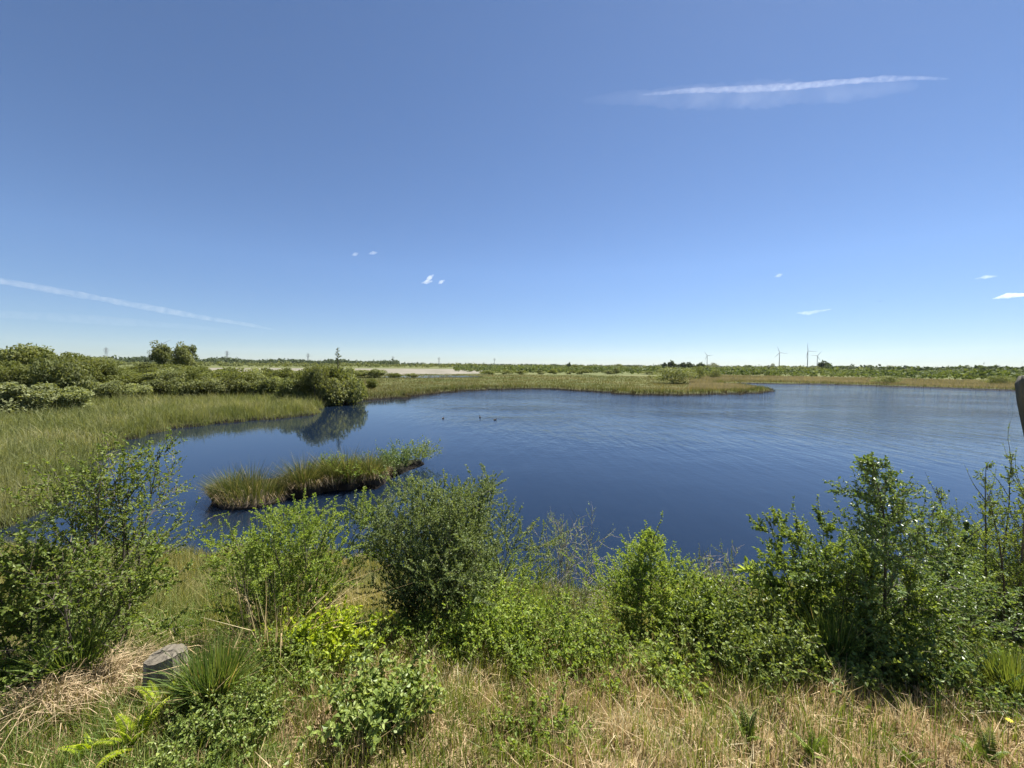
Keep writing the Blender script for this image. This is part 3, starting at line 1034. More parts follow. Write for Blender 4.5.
def post():
    rng = np.random.default_rng(72)
    Y = 1.25
    top = at_depth(1047, 376.5, Y)
    g = gz(top[0] + .36, Y)
    n = 18
    a = np.arange(n) / n * 2 * np.pi
    rows = []
    Hh = top[2] - g
    for t, f in ((-.2, 1.0), (.0, 1.0), (.3, .98), (.6, 1.0), (.85, .97), (.95, 1.0), (.985, .97), (1.0, .82), (1.004, .4), (1.004, .03)):
        rad = .064 * f * (1 + .06 * np.sin(2 * a + t * 3) + .05 * np.sin(5 * a + t) + rng.normal(0, .012, n))
        rows.append(np.stack([rad * np.cos(a) + .42 * (1 - t), rad * np.sin(a), Hh * t + rad * np.cos(a) * .0], 1))
    V = np.concatenate(rows)
    Q = [[k * n + i, k * n + (i + 1) % n, (k + 1) * n + (i + 1) % n, (k + 1) * n + i] for k in range(len(rows) - 1) for i in range(n)]
    o = Geo().add(V, Q).obj('wooden_post', M['post'], smooth=True)
    o.location = (top[0], Y, g)
    tag(o, 'leaning weathered round wooden post cut off by the right edge', 'post')


post()


def flower(px, py):
    g = on_ground(px, py + 14)
    root = empty('yellow_flower', g)
    st = np.zeros((1, 5, 3))
    st[0, :, 2] = np.linspace(0, .16, 5)
    gb = Geo()
    tubes(gb, st, taper(st, .003), 4)
    gb.obj('stem', M['stem'], root)
    rng = np.random.default_rng(4)
    a = np.arange(9) / 9 * 2 * np.pi
    d = np.stack([np.cos(a), np.sin(a), .25 + 0 * a], 1)
    gl = Geo()
    leaves(gl, rng, np.tile([0, 0, .16], (9, 1)), d, np.tile([0, 0, 1.], (9, 1)), np.full(9, .015), .5, .1, True)
    gl.obj('petals', M['flower'], root)
    tag(root, 'small yellow flower in the grass at the bottom right', 'flower')


flower(1007, 739)


# ------------------------------------------------------------------ grass and other cover nobody could count
def stuff(o, label=None):
    return tag(o, label, None, None, 'stuff')


def scatter(rng, n, f, x0, x1, y0, y1):
    P = np.column_stack([rng.uniform(x0, x1, n), rng.uniform(y0, y1, n)])
    d = land_sd(P)
    k = f(P, d)
    P, d = P[k], d[k]
    return np.column_stack([P, ground_z(P)]), d


# mown bank: straw and green, thicker where the ground cover is green
rng = np.random.default_rng(80)


def wedge(P, d):
    return (np.abs(P[:, 0]) < 1.42 * P[:, 1] + .8) & (d > .05)


base, _ = scatter(rng, 300000, wedge, -6.5, 6.5, 1.2, 4.4)
pn = vnoise(base[:, 0], base[:, 1], 1.1, 21) + .6 * vnoise(base[:, 0], base[:, 1], .4, 22)
side = np.clip((base[:, 0] + .9) / 1.2, -1, 1)
keep = rng.uniform(-1.2, 1.2, len(base)) < pn * .5 + .35 * side + .45
bs = base[keep]
g = Geo()
n = len(bs)
blades(g, rng, bs, rng.uniform(.03, .12, n) * (1 + .5 * vnoise(bs[:, 0], bs[:, 1], .22, 28)), rng.uniform(.0025, .005, n), rand_lean(rng, n, .4) * rng.choice([.6, 1.0, 2.2], (n, 1)), rng.uniform(0, .35, n))
stuff(g.obj('dry_grass', M['straw']), 'short pale dry grass on the mown bank')
keep = rng.uniform(-1.2, 1.2, len(base)) < -pn * .5 - .45 * side - .05
bs = base[keep]
n = len(bs)
g = Geo()
blades(g, rng, bs, rng.uniform(.05, .16, n) * (1 + .5 * vnoise(bs[:, 0], bs[:, 1], .3, 29)), rng.uniform(.0025, .005, n), rand_lean(rng, n, .45), rng.uniform(0, .3, n))
stuff(g.obj('green_grass', M['grass']), 'green grass growing among the straw')
bs, _ = scatter(rng, 90000, wedge, -7, 7, 3.0, 5.2)
edge = np.interp(bs[:, 0], [-7, -3, -1.5, 0, 1, 2, 3, 5, 7], [2.7, 2.9, 3.5, 3.7, 3.35, 3.35, 3.5, 3.2, 3.2])
k = (bs[:, 1] > edge + .15 + .22 * vnoise(bs[:, 0], bs[:, 1], .9, 26)) & (vnoise(bs[:, 0], bs[:, 1], .7, 27) > -.6)
bs = bs[k]
n = len(bs)
g = Geo()
blades(g, rng, bs, rng.uniform(.1, .34, n), rng.uniform(.003, .006, n), rand_lean(rng, n, .45), rng.uniform(0, .35, n))
stuff(g.obj('lush_grass', M['tussock']), 'lush green grass along the foot of the bushes')
bs, _ = scatter(rng, 60000, wedge, -5, -.8, 1.3, 3.0)
c_ = on_ground(20, 762)
q = np.hypot((bs[:, 0] - c_[0]) / 1.1, (bs[:, 1] - c_[1]) / .42)
bs = bs[q < 1 + .25 * vnoise(bs[:, 0], bs[:, 1], .3, 61)]
n = len(bs)
g = Geo()
blades(g, rng, bs, rng.uniform(.06, .15, n), rng.uniform(.003, .005, n), rand_lean(rng, n, .4), rng.uniform(0, .3, n))
stuff(g.obj('corner_grass', M['tussock']), 'short bright green grass in the bottom left corner')
# sparse tall stems over the mown grass
bs, _ = scatter(rng, 20000, wedge, -6.5, 6.5, 1.3, 4.4)
n = len(bs)
g = Geo()
blades(g, rng, bs, rng.uniform(.1, .22, n), rng.uniform(.0025, .004, n), rand_lean(rng, n, .22), rng.uniform(0, .15, n))
stuff(g.obj('tall_grass', M['grass']), 'thin taller grass stems on the bank')
# tangled rough grass between the bushes and down to the shore
bs, d = scatter(rng, 150000, lambda P, d: (np.abs(P[:, 0]) < 1.42 * P[:, 1] + 1) & (d > .0), -12.5, 12.5, 3.5, 8.6)
k = (bs[:, 1] > 3.7 + .35 * vnoise(bs[:, 0], bs[:, 0] * 0, 1.6, 31)) & (vnoise(bs[:, 0], bs[:, 1], .8, 33) > -.75)
bs = bs[k]
n = len(bs)
g = Geo()
hh = rng.uniform(.18, .5, n) * (1 + .4 * vnoise(bs[:, 0], bs[:, 1], 1.2, 32)) * np.interp(bs[:, 1], [4, 5.2, 6.5, 8], [1, .9, .5, .45]) * np.interp(bs[:, 0], [-4, -1.5], [1.25, 1])
blades(g, rng, bs, hh, rng.uniform(.004, .008, n), rand_lean(rng, n, .45), rng.uniform(0, .3, n))
stuff(g.obj('rough_grass', M['rough']), 'tangled green and brown grass down to the shore')
# heap of dead straw left of the stump
c0 = on_ground(126, 678)
c1 = on_ground(48, 722)
n = 3000
t = rng.uniform(0, 1, n)
xy = c0[None, :2] * (1 - t[:, None]) + c1[None, :2] * t[:, None] + rng.normal(0, 1, (n, 2)) * np.array([.13, .07])
bs = np.column_stack([xy, ground_z(xy) + rng.uniform(0, .08, n)])
g = Geo()
blades(g, rng, bs, rng.uniform(.03, .2, n), rng.uniform(.003, .005, n), rand_lean(rng, n, 1.5), rng.uniform(.5, .95, n))
stuff(g.obj('dead_straw', M['dead']), 'heap of flattened dead brown straw left of the stump')

# marsh on the left of the pond
n = 300000
az = rng.uniform(R(-62), R(-20), n)
r_ = np.exp(rng.uniform(math.log(8.5), math.log(52), n))
P = np.column_stack([r_ * np.sin(az), r_ * np.cos(az)])
d = sdist(LAKE, P)
k = (d > -.1) & (P[:, 1] > 8.5) & (P[:, 1] < 46) & (P[:, 0] < -5)
P, d, r_ = P[k], d[k], r_[k]
bs = np.column_stack([P, ground_z(P)])
n = len(bs)
g = Geo()
hh = rng.uniform(.3, .95, n) * (1 + .2 * vnoise(bs[:, 0], bs[:, 1], 3.0, 41)) * (1 + .35 * vnoise(bs[:, 0], bs[:, 1], .8, 46)) * np.clip(.7 + d / 3, .55, 1)
blades(g, rng, bs, hh, rng.uniform(.006, .011, n) * np.clip(r_ / 14, .8, 3), rand_lean(rng, n, .42), rng.uniform(0, .4, n))
stuff(g.obj('marsh_grass', M['marsh']), 'tall olive and straw coloured marsh grass left of the pond')

# rushes along the far shores and the peninsula
n = 420000
az = rng.uniform(R(-24), R(60), n)
r_ = np.exp(rng.uniform(math.log(24), math.log(150), n))
P = np.column_stack([r_ * np.sin(az), r_ * np.cos(az)])
d = sdist(LAKE, P)
k = (d > .35) & (d < 2.6) & (P[:, 1] > 20)
E, de, re_ = P[k], d[k], r_[k]
bs = np.column_stack([E, ground_z(E)])
n = len(bs)
g = Geo()
hh = rng.uniform(.3, .75, n) * (1 + .3 * vnoise(bs[:, 0], bs[:, 1], 5., 42))
blades(g, rng, bs, hh, rng.uniform(.012, .02, n) * np.clip(re_ / 40, .8, 2.5), rand_lean(rng, n, .3), rng.uniform(0, .2, n))
stuff(g.obj('shore_rushes', M['rush']), 'olive rushes behind the shade darkened rushes of the far shore')
k2 = (d > -.15) & (d < np.where(r_ > 72, .35, .8)) & (P[:, 1] > 20)  # waterline strip whose dark colour paints the bank's shadow and reflection
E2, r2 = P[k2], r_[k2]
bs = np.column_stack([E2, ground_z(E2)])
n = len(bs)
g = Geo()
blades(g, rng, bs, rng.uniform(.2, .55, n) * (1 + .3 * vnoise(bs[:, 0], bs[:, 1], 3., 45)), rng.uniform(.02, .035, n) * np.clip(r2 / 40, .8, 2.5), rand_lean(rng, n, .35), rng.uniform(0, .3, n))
stuff(g.obj('shore_shade_rushes', M['shade_rush']), 'rushes coloured dark for the bank shadow and reflection along the far waterline')
k = (d > 2.2) & (P[:, 1] > 20) & (rng.uniform(0, 1, len(P)) < .5) & ~((az > R(30)) & (P[:, 1] > 60))
E, re_ = P[k], r_[k]
bs = np.column_stack([E, ground_z(E)])
n = len(bs)
g = Geo()
hh = rng.uniform(.15, .42, n) * (1 + .5 * vnoise(bs[:, 0], bs[:, 1], 9., 43))
blades(g, rng, bs, hh, rng.uniform(.015, .03, n) * np.clip(re_ / 40, .8, 4), rand_lean(rng, n, .4), rng.uniform(0, .3, n))
stuff(g.obj('heath_grass', M['heath']), 'low olive and brown heath grass beyond the pond')
n = 90000
az = rng.uniform(R(24), R(60), n)
r_ = np.exp(rng.uniform(math.log(70), math.log(190), n))
P = np.column_stack([r_ * np.sin(az), r_ * np.cos(az)])
d = sdist(LAKE, P)
k = (d > 2)
P, r_ = P[k], r_[k]
bs = np.column_stack([P, ground_z(P)])
n = len(bs)
g = Geo()
blades(g, rng, bs, rng.uniform(.4, .8, n), rng.uniform(.03, .06, n) * np.clip(r_ / 80, .8, 3), rand_lean(rng, n, .3), rng.uniform(0, .3, n))
stuff(g.obj('dry_reeds', M['reed']), 'pinkish dry reeds beyond the right arm of the pond')

# ------------------------------------------------------------------ islet of rush tussocks in the pond
ISL = [(252, 500, 455, 84, 'largest rush tussock at the left end of the islet'), (232, 498, 461, 50, 'rush tussock drooping over the left tip of the islet'),
       (304, 488, 447, 46, 'rush tussock on the islet right of the dark hollow'), (330, 484, 446, 34, 'short rush tussock beside the lime bog bush'),
       (348, 482, 441, 42, 'tallest rush tussock of the islet'), (369, 479, 444, 40, 'rush tussock behind the bright bog bush on the islet')]
for i, (px, by, ty, w, lab) in enumerate(ISL):
    g_, h, wd = from_px(px, by, ty, w)
    rg = np.random.default_rng(90 + i)
    root = empty('rush_tussock', (g_[0], g_[1], max(g_[2], 0)))
    a = np.arange(14) / 14 * 2 * np.pi
    rows = [np.stack([wd * .42 * f * np.cos(a) * (1 + .1 * np.sin(3 * a)), wd * .34 * f * np.sin(a), np.full(14, z)], 1) for f, z in ((.92, -.3), (.92, .01), (.85, .08), (.6, .16), (.05, .2))]
    Geo().add(np.concatenate(rows), [[k * 14 + j, k * 14 + (j + 1) % 14, (k + 1) * 14 + (j + 1) % 14, (k + 1) * 14 + j] for k in range(4) for j in range(14)]).obj('peat_base', M['peat'], root)
    n = 1100
    a = rg.uniform(0, 6.28, n)
    r0 = wd * .36 * np.sqrt(rg.uniform(0, 1, n))
    b = np.stack([r0 * np.cos(a), r0 * np.sin(a) * .8, -.02 + .2 * (1 - r0 / (wd * .36))], 1)
    m_ = np.abs(rg.normal(0, .2, n)) + .62 * r0 / (wd * .36)
    g = Geo()
    blades(g, rg, b, (h - .1) * rg.uniform(.3, 1.0, n) * (1 - .35 * (r0 / (wd * .36)) ** 2), np.full(n, .011), np.stack([np.cos(a) * m_, np.sin(a) * m_, 0 * a], 1), rg.uniform(0, .25, n))
    g.obj('blades', M['rush'], root)
    n = 260
    a = rg.uniform(0, 6.28, n)
    b = np.stack([wd * .38 * np.cos(a), wd * .3 * np.sin(a), rg.uniform(.04, .2, n)], 1)
    g = Geo()
    blades(g, rg, b, rg.uniform(.15, .45, n), np.full(n, .011), np.stack([np.cos(a), np.sin(a), 0 * a], 1) * rg.uniform(.5, 1.1, (n, 1)), rg.uniform(.6, 1.3, n))
    g.obj('dead_skirt', M['dead'], root)
    tag(root, lab, 'rush tussock', 'rush tussocks of the islet')
for i, (px, by, ty, w, mt, lab) in enumerate([(356, 487, 462, 40, 'birch', 'bright green bog bush at the front of the islet'), (330, 480, 458, 30, 'fresh', 'lime green bog bush among the islet rushes'),
                                              (398, 479, 448, 34, 'dark', 'dark leafy bog bush near the right end of the islet'),
                                              (416, 468, 444, 34, 'bramble', 'green leafy bog bush at the far right tip of the islet'), (388, 476, 455, 24, 'dark', 'small dark bog bush between rushes and islet tip')]):
    place(clump, px, by, ty, w, lab, 'bush', seed=110 + i, mat=mt, name='bog_bush', leaf=.075, stems=34, nl=18)


# ------------------------------------------------------------------ thickets and trees in the middle and far distance
def crown(rng, rx, ry, h, lobes=16, n=5000, leaf=.11, z0=.1, lob=.42, top=None):
    """foliage as leaf faces on the shells of many uneven lobes"""
    V = Geo()
    c = []
    for k in range(lobes):
        u = unit(rng.normal(0, 1, 3))
        s = rng.uniform(.35, .8)
        c.append([u[0] * rx * s, u[1] * ry * s, h * (z0 + .5 * (1 - z0)) + u[2] * h * (1 - z0) * .5 * s])
    c = np.array(c)
    lr = rng.uniform(.6, 1.15, lobes) * lob
    per = n // lobes
    for k in range(lobes):
        u = unit(rng.normal(0, 1, (per, 3)))
        rad = rng.uniform(.72, 1.1, per)[:, None]
        p = c[k] + u * rad * lr[k] * np.array([rx, ry, h * (1 - z0) * .5])
        ok = p[:, 2] > 0.02
        p, u = p[ok], u[ok]
        nr_ = unit(u * .6 + rng.normal(0, .6, u.shape) + np.array([0, 0, .3]))
        d = unit(np.cross(nr_, rng.normal(0, 1, u.shape)))
        leaves(V, rng, p, d, nr_, leaf * rng.uniform(.6, 1.4, len(p)), .7, .1)
    return V


def trunkset(rng, rx, h, n=5, r=.06):
    a = rng.uniform(0, 6.28, n)
    s = np.linspace(0, 1, 6)[None, :, None]
    end = np.stack([np.cos(a) * rx * .5, np.sin(a) * rx * .5, np.full(n, h * .75)], 1)
    st = np.stack([np.cos(a), np.sin(a), 0 * a - .5], 1) * .1
    P = st[:, None] * (1 - s) + end[:, None] * s ** np.array([1.4, 1.4, 1.0]) + rng.normal(0, .03, (n, 6, 3))
    g = Geo()
    tubes(g, P, taper(P, r), 5)
    return g


def bush_proto(seed, mat, n=5200, leaf=.16, h=2.5, r=1.7, lobes=15, name='willow_bush', trunk=True, z0=.05, lob=.42, parts=('branches', 'foliage')):
    rg = np.random.default_rng(seed)
    root = empty(name, (0, -500 - seed, -50))
    if trunk:
        trunkset(rg, r, h).obj(parts[0], M['bark'], root)
    crown(rg, r, r, h, lobes, n, leaf, z0, lob).obj(parts[1], M[mat], root)
    return root, h, r


protos = {k: [bush_proto(200 + i * 7 + j, m) for j in range(3)] for i, (k, m) in enumerate((('g', 'grey_far'), ('w', 'wil_far'), ('b', 'green_far')))}
used = set()


def put(kind, px, by, ty, wpx, label, group=None, cat='bush', rg=np.random.default_rng(7), Y=None):
    root, h0, r0 = protos[kind][rg.integers(len(protos[kind]))]
    if Y is None:
        P = on_z(px, by, .3)
        Y = P[1]
        x = P[0]
    else:
        x = at_depth(px, by, Y)[0]
    ztop = at_depth(px, ty, Y)[2]
    h = max(ztop - .3, .5)
    r = wpx / F_PX * Y / 2
    if root.name in used:
        o = copy_tree(root)
    else:
        o = root
        used.add(root.name)
    o.location = (x, Y, gz(x, Y) - .05)
    o.rotation_euler = (0, 0, rg.uniform(0, 6.28))
    o.scale = (r / r0, r / r0, h / h0)
    return tag(o, label, cat, group)


GW = 'bushes of the thicket left of the pond'
rt = np.random.default_rng(301)
# front row, left to right
front = [(22, 418, 380, 64, 'g', 'pale grey willow bush at the left edge of the marsh, nearest of the thicket'), (80, 415, 387, 42, 'g', 'low pale willow bush in front of the narrow dark upright one'),
         (108, 402, 379, 34, 'g', 'low grey willow bush right of the low pale one'), (136, 401, 380, 30, 'g', 'small rounded grey willow bush at the marsh edge')]
for px, by, ty, w, k, lab in front:
    put(k, px, by, ty, w, lab, GW)
put('w', 62, 408, 354, 44, 'narrow upright dark green willow rising above the pale front bushes', GW)
for i in range(15):
    px = 160 + i * 13.2 + rt.uniform(-3, 3)
    put('w' if rt.uniform() < .7 else 'b', px, 399 + rt.uniform(-1, 1.6) + (2 if px > 280 else 0), (373 if px < 300 else 366) + rt.uniform(-5, 6), rt.uniform(20, 38),
        'dark shaded willow bush in the front row above the marsh grass', 'dark willow bushes of the front row')
put('b', 352, 399, 369, 30, 'bright green willow bush at the right end of the thicket by the water', GW)
put('b', 372, 389, 378, 14, 'small bright bush at the foot of the thicket by the reeds', GW)
# second and third rows
for i in range(34):
    px = -60 + i * 12.2 + rt.uniform(-5, 5)
    by = 389 + rt.uniform(-3, 4)
    put('b' if rt.uniform() < .65 else 'g', px, by, (368 if px > 110 else 362) + rt.uniform(-3, 4), rt.uniform(26, 44),
        'rounded light green bush in the middle of the thicket behind the marsh', 'light bushes in the middle of the thicket')
for i in range(26):
    px = -40 + i * 16 + rt.uniform(-6, 6)
    if px > 360:
        continue
    put('b' if rt.uniform() < .6 else 'w', px, 378 + rt.uniform(-1.5, 2), (371 if 192 < px < 275 else 368 if px >= 275 else 364 if px > 100 else 356) + rt.uniform(-2, 2.5), rt.uniform(22, 40),
        'green bush at the back of the thicket below the skyline', 'bushes at the back of the thicket')
# the tall left mass against the sky
for px, ty, w in ((-30, 346, 60), (4, 345, 46), (30, 342, 42), (52, 347, 40), (72, 352, 36), (16, 352, 60), (90, 357, 30)):
    put('w' if px in (4, 30) else 'b', px, 380, ty, w, 'tall rounded bush against the sky at the far left', 'tall bushes at the far left', Y=62)
for px, ty, w, k in ((412, 372.5, 12, 'w'), (396, 372.5, 16, 'b'), (376, 368, 24, 'w')):
    put(k, px, 378, ty, w, 'low bush right behind the thicket on the open heath', 'low bushes beyond the thicket')


def tree_proto(seed, mat, h, r, name, z0, lob, lobes, n, leaf):
    rg = np.random.default_rng(seed)
    root = empty(name, (0, 0, 0))
    P = np.stack([np.stack([rg.normal(0, .06, 7).cumsum(), rg.normal(0, .06, 7).cumsum(), np.linspace(-.2, h * .9, 7)], 1)])
    gt = Geo()
    tubes(gt, P, taper(P, h * .018), 7)
    lim, _, _ = grow(rg, P, 14, z0, .95, r * .8, .9, .4, K=5)
    tubes(gt, lim, taper(lim, h * .006), 4)
    gt.obj('trunk', M['bark'], root)
    crown(rg, r, r, h, lobes, n, leaf, z0, lob).obj('crown', M[mat], root)
    return root


def put_tree(root, px, ty, Y, label, cat='tree', group=None):
    x = at_depth(px, 370, Y)[0]
    root.location = (x, Y, gz(x, Y))
    return tag(root, label, cat, group)


def h_at(px, ty, Y):
    return at_depth(px, ty, Y)[2] - .3


put_tree(tree_proto(401, 'wil_far', h_at(162, 338, 95), 2.6, 'birch_tree', .22, .27, 34, 4200, .32), 162, 338, 95, 'left and narrower of the two trees standing above the thicket')
put_tree(tree_proto(402, 'wil_far', h_at(186, 340, 100), 3.6, 'birch_tree', .12, .27, 44, 6000, .32), 186, 340, 100, 'right and rounder of the two trees standing above the thicket')


def conifer(seed, h, r, mat='dark_far', leaf=.14, n=2600):
    rg = np.random.default_rng(seed)
    root = empty('spruce_tree', (0, 0, 0))
    P = np.array([[[0, 0, h * t] for t in np.linspace(-.03, 1, 6)]])
    g = Geo()
    tubes(g, P, taper(P, h * .016), 6)
    br, _, _ = grow(rg, P, 36, .12, .99, lambda t, q: r * (1.03 - t) * q.uniform(.35, 1.3, len(t)), 1.3, .1, K=4)
    tubes(g, br, taper(br, h * .004), 3)
    g.obj('trunk', M['bark'], root)
    gl = Geo()
    leaf_on(gl, rg, br, n // 36, leaf, t0=.05, flat=.4, ratio=.4)
    gl.obj('crown', M[mat], root)
    return root


put_tree(conifer(403, h_at(338, 347, 44), 1.7, 'wil_far', .13, 2000), 338, 347, 44, 'thin pointed young tree rising from the right end of the thicket')

# shrubs on the heath beyond the water
rh = np.random.default_rng(501)
protos['f'] = [bush_proto(260 + j, 'green_far', 900, .3, 2.5, 1.8, 9, 'heath_shrub', False) for j in range(2)] + [bush_proto(270, 'wil_far', 900, .3, 2.5, 1.8, 9, 'heath_shrub', False)]
protos['d'] = [bush_proto(280 + j, 'dark_far', 1200, .35, 2.5, 1.5, 10, 'far_tree', False) for j in range(2)]
protos['s'] = [bush_proto(290, 'wil_far', 4200, .13, 2.5, 1.8, 16, 'heath_shrub', False)]
put('s', 675, 383.5, 368.5, 46, 'largest rounded shrub on the tongue of land beyond the pond', None)
put('s', 697, 380, 366.5, 17, 'narrow light shrub just right of the largest one', None)
put('s', 714, 378.5, 369.5, 14, 'small dark shrub at the head of the side inlet', None)
put('s', 886, 384, 376, 26, 'low brown green shrub on the right shore', None)
put('s', 1000, 385, 376, 24, 'low shrub on the right shore beside the leaning post', None)
for px, ty, w in ((616, 368, 10), (609, 370, 14), (583, 369, 20), (571, 369.3, 12), (553, 369, 13), (540, 370, 14), (650, 371, 26), (665, 370, 20), (730, 370.5, 18), (745, 371, 16), (758, 370.5, 16), (776, 372, 20), (792, 373, 16), (905, 369, 6), (977, 368.5, 8), (505, 370, 20), (488, 370.5, 22), (522, 370.5, 18)):
    put('f', px, 374.5, ty, w, 'low shrub in a loose row beyond the heath grass', 'shrub row beyond the heath grass')
for i in range(120):
    px = rh.uniform(470, 1040)
    if 590 < px < 650 and rh.uniform() < .4:
        continue
    y = rh.uniform(367.0, 372.0)
    hpx = rh.uniform(2.0, 4.5)
    put('f', px, y, y - hpx, rh.uniform(5, 13), 'small green shrub scattered on the distant heath', 'scattered shrubs of the distant heath')
for px, ty, w in ((672, 360.2, 9), (682, 362, 10), (690, 361.8, 9), (700, 362.2, 9), (664, 360.5, 6)):
    put('d', px, 366, ty, w, 'dark tree in the small clump on the skyline left of the turbine', 'dark trees of the skyline clump', 'tree', Y=420)
put('d', 825, 366, 360.3, 12, 'single dark rounded tree on the skyline right of the turbines', None, 'tree', Y=420)
put('d', 569, 366, 362, 4, 'tiny dark tree alone on the middle of the skyline', None, 'tree', Y=500)
# prototypes that were never placed go away
for ps in protos.values():
    for root, _, _ in ps:
        if root.name not in used:
            for ch in list(root.children):
                bpy.data.objects.remove(ch)
            bpy.data.objects.remove(root)


def far_band(name, label, mat, n, az0, az1, r0, r1, hmin, hmax, leaf, seed, wave=25.0, power=1.0):
    """a distant wood or scrub that reads as one mass"""
    rg = np.random.default_rng(seed)
    nc = n // 26
    az = rg.uniform(R(az0), R(az1), nc)
    rd = r0 + (r1 - r0) * rg.uniform(0, 1, nc) ** power
    cx, cy = rd * np.sin(az), rd * np.cos(az)
    hh = rg.uniform(hmin, hmax, nc) * (1 + .35 * vnoise(cx, cy, wave, seed))
    c = np.repeat(np.column_stack([cx, cy, hh * .5]), 26, 0)
    u = unit(rg.normal(0, 1, (nc * 26, 3)))
    hr = np.repeat(hh, 26)[:, None]
    p = c + u * rg.uniform(.5, 1.1, (nc * 26, 1)) * hr * np.array([.65, .65, .52])
    p[:, 2] = np.maximum(p[:, 2], .1) + .3
    nrm = unit(u + rg.normal(0, .5, u.shape) + np.array([0, 0, .3]))
    d = unit(np.cross(nrm, rg.normal(0, 1, u.shape)))
    g = Geo()
    leaves(g, rg, p, d, nrm, leaf * hr[:, 0] * rg.uniform(.6, 1.4, len(p)), .8, .1)
    return stuff(g.obj(name, M[mat]), label)


far_band('scrub', 'bright birch scrub spread over the distant heath', 'scrub', 90000, -8, 58, 190, 560, 1.4, 3.0, .35, 601, 60)
far_band('far_scrub', 'green scrub below the skyline', 'wil_far', 60000, -60, 60, 420, 900, 2.0, 4.2, .35, 602, 80)
far_band('far_wood', 'dark wood along the skyline', 'dark_far', 90000, -62, 62, 800, 1500, 3.5, 6.0, .4, 603, 120)
far_band('right_wood', 'dark hazy wood on the skyline at the right', 'dark_far', 26000, 38, 60, 420, 620, 3.0, 4.8, .4, 604, 60)
far_band('left_wood', 'dark wood on the low rise behind the sand', 'dark_far', 40000, -48, -16, 900, 1300, 7, 10.5, .35, 605, 160)


# ------------------------------------------------------------------ ducks, bird
def loft(rows, n=12):
    """one continuous body from elliptic rings: (x, z, half width, half height)"""
    a = np.arange(n) / n * 2 * np.pi
    V = np.concatenate([np.stack([np.full(n, x) - hh * np.sin(a) * sl, w * np.cos(a), z + hh * np.sin(a)], 1) for x, z, w, hh, sl in rows])
    Q = [[k * n + i, k * n + (i + 1) % n, (k + 1) * n + (i + 1) % n, (k + 1) * n + i] for k in range(len(rows) - 1) for i in range(n)]
    return Geo().add(V, Q)


def duck(px, py, mat, label, rz):
    P = on_z(px, py)
    root = empty('duck', (P[0], P[1], -.01), rz, .5)
    body = loft([(-.27, .13, .008, .006, 0), (-.22, .11, .05, .03, 0), (-.1, .07, .10, .075, 0), (.03, .065, .115, .09, 0), (.13, .075, .095, .085, .2), (.175, .12, .06, .07, .7),
                 (.185, .19, .038, .045, 1.2), (.195, .245, .036, .04, .6), (.225, .275, .042, .042, 0), (.262, .275, .032, .032, 0), (.285, .268, .012, .012, 0)])
    body.obj('body', M[mat], root, True)
    loft([(.275, .266, .014, .010, 0), (.31, .258, .016, .006, 0), (.335, .254, .012, .004, 0), (.34, .254, .002, .002, 0)], 8).obj('bill', M['bill'], root, True)
    for s in (-1, 1):
        w = loft([(-.2, .125, .004, .004, 0), (-.12, .115, .012, .045, 0), (0, .105, .014, .055, 0), (.08, .10, .008, .03, 0)], 8)
        o = w.obj('wing', M[mat], root, True)
        o.location = (0, s * .098, 0)
    return tag(root, label, 'duck', 'ducks on the pond')


duck(443, 418.5, 'duck', 'dark duck swimming alone left of the other two', 1.2)
duck(480, 417.5, 'duck', 'dark duck in the middle of the three on the pond', 1.9)
duck(495, 420, 'duck_pale', 'brown duck swimming rightmost of the three', .1)


def bird(px, py, Y):
    p = at_depth(px, py, Y)
    root = empty('bird', p, .6)
    loft([(-.14, 0, .03, .005, 0), (-.06, 0, .03, .025, 0), (.03, 0, .04, .04, 0), (.1, .01, .025, .025, 0), (.13, .012, .025, .024, 0), (.17, .01, .003, .003, 0)], 8).obj('body', M['duck'], root, True)
    for s in (-1, 1):
        V = [[.08, s * .02, 0], [.09, s * .16, .09], [.0, s * .36, .06], [-.03, s * .16, .08], [-.05, s * .02, 0]]
        V2 = [[x, y, z - .008] for x, y, z in V]
        g = Geo().add(V + V2, [[0, 1, 3, 4], [1, 2, 2, 3], [5, 9, 8, 6], [6, 8, 7, 7], [0, 5, 6, 1], [1, 6, 7, 2], [2, 7, 8, 3], [3, 8, 9, 4]][:1] + [[5, 9, 8, 6], [0, 5, 6, 1], [1, 6, 7, 2], [2, 7, 8, 3], [3, 8, 9, 4], [1, 2, 7, 3]])
        g.obj('wing', M['duck'], root)
    return tag(root, 'tiny dark bird flying high in the sky at the right', 'bird')


bird(880, 301.5, 60)


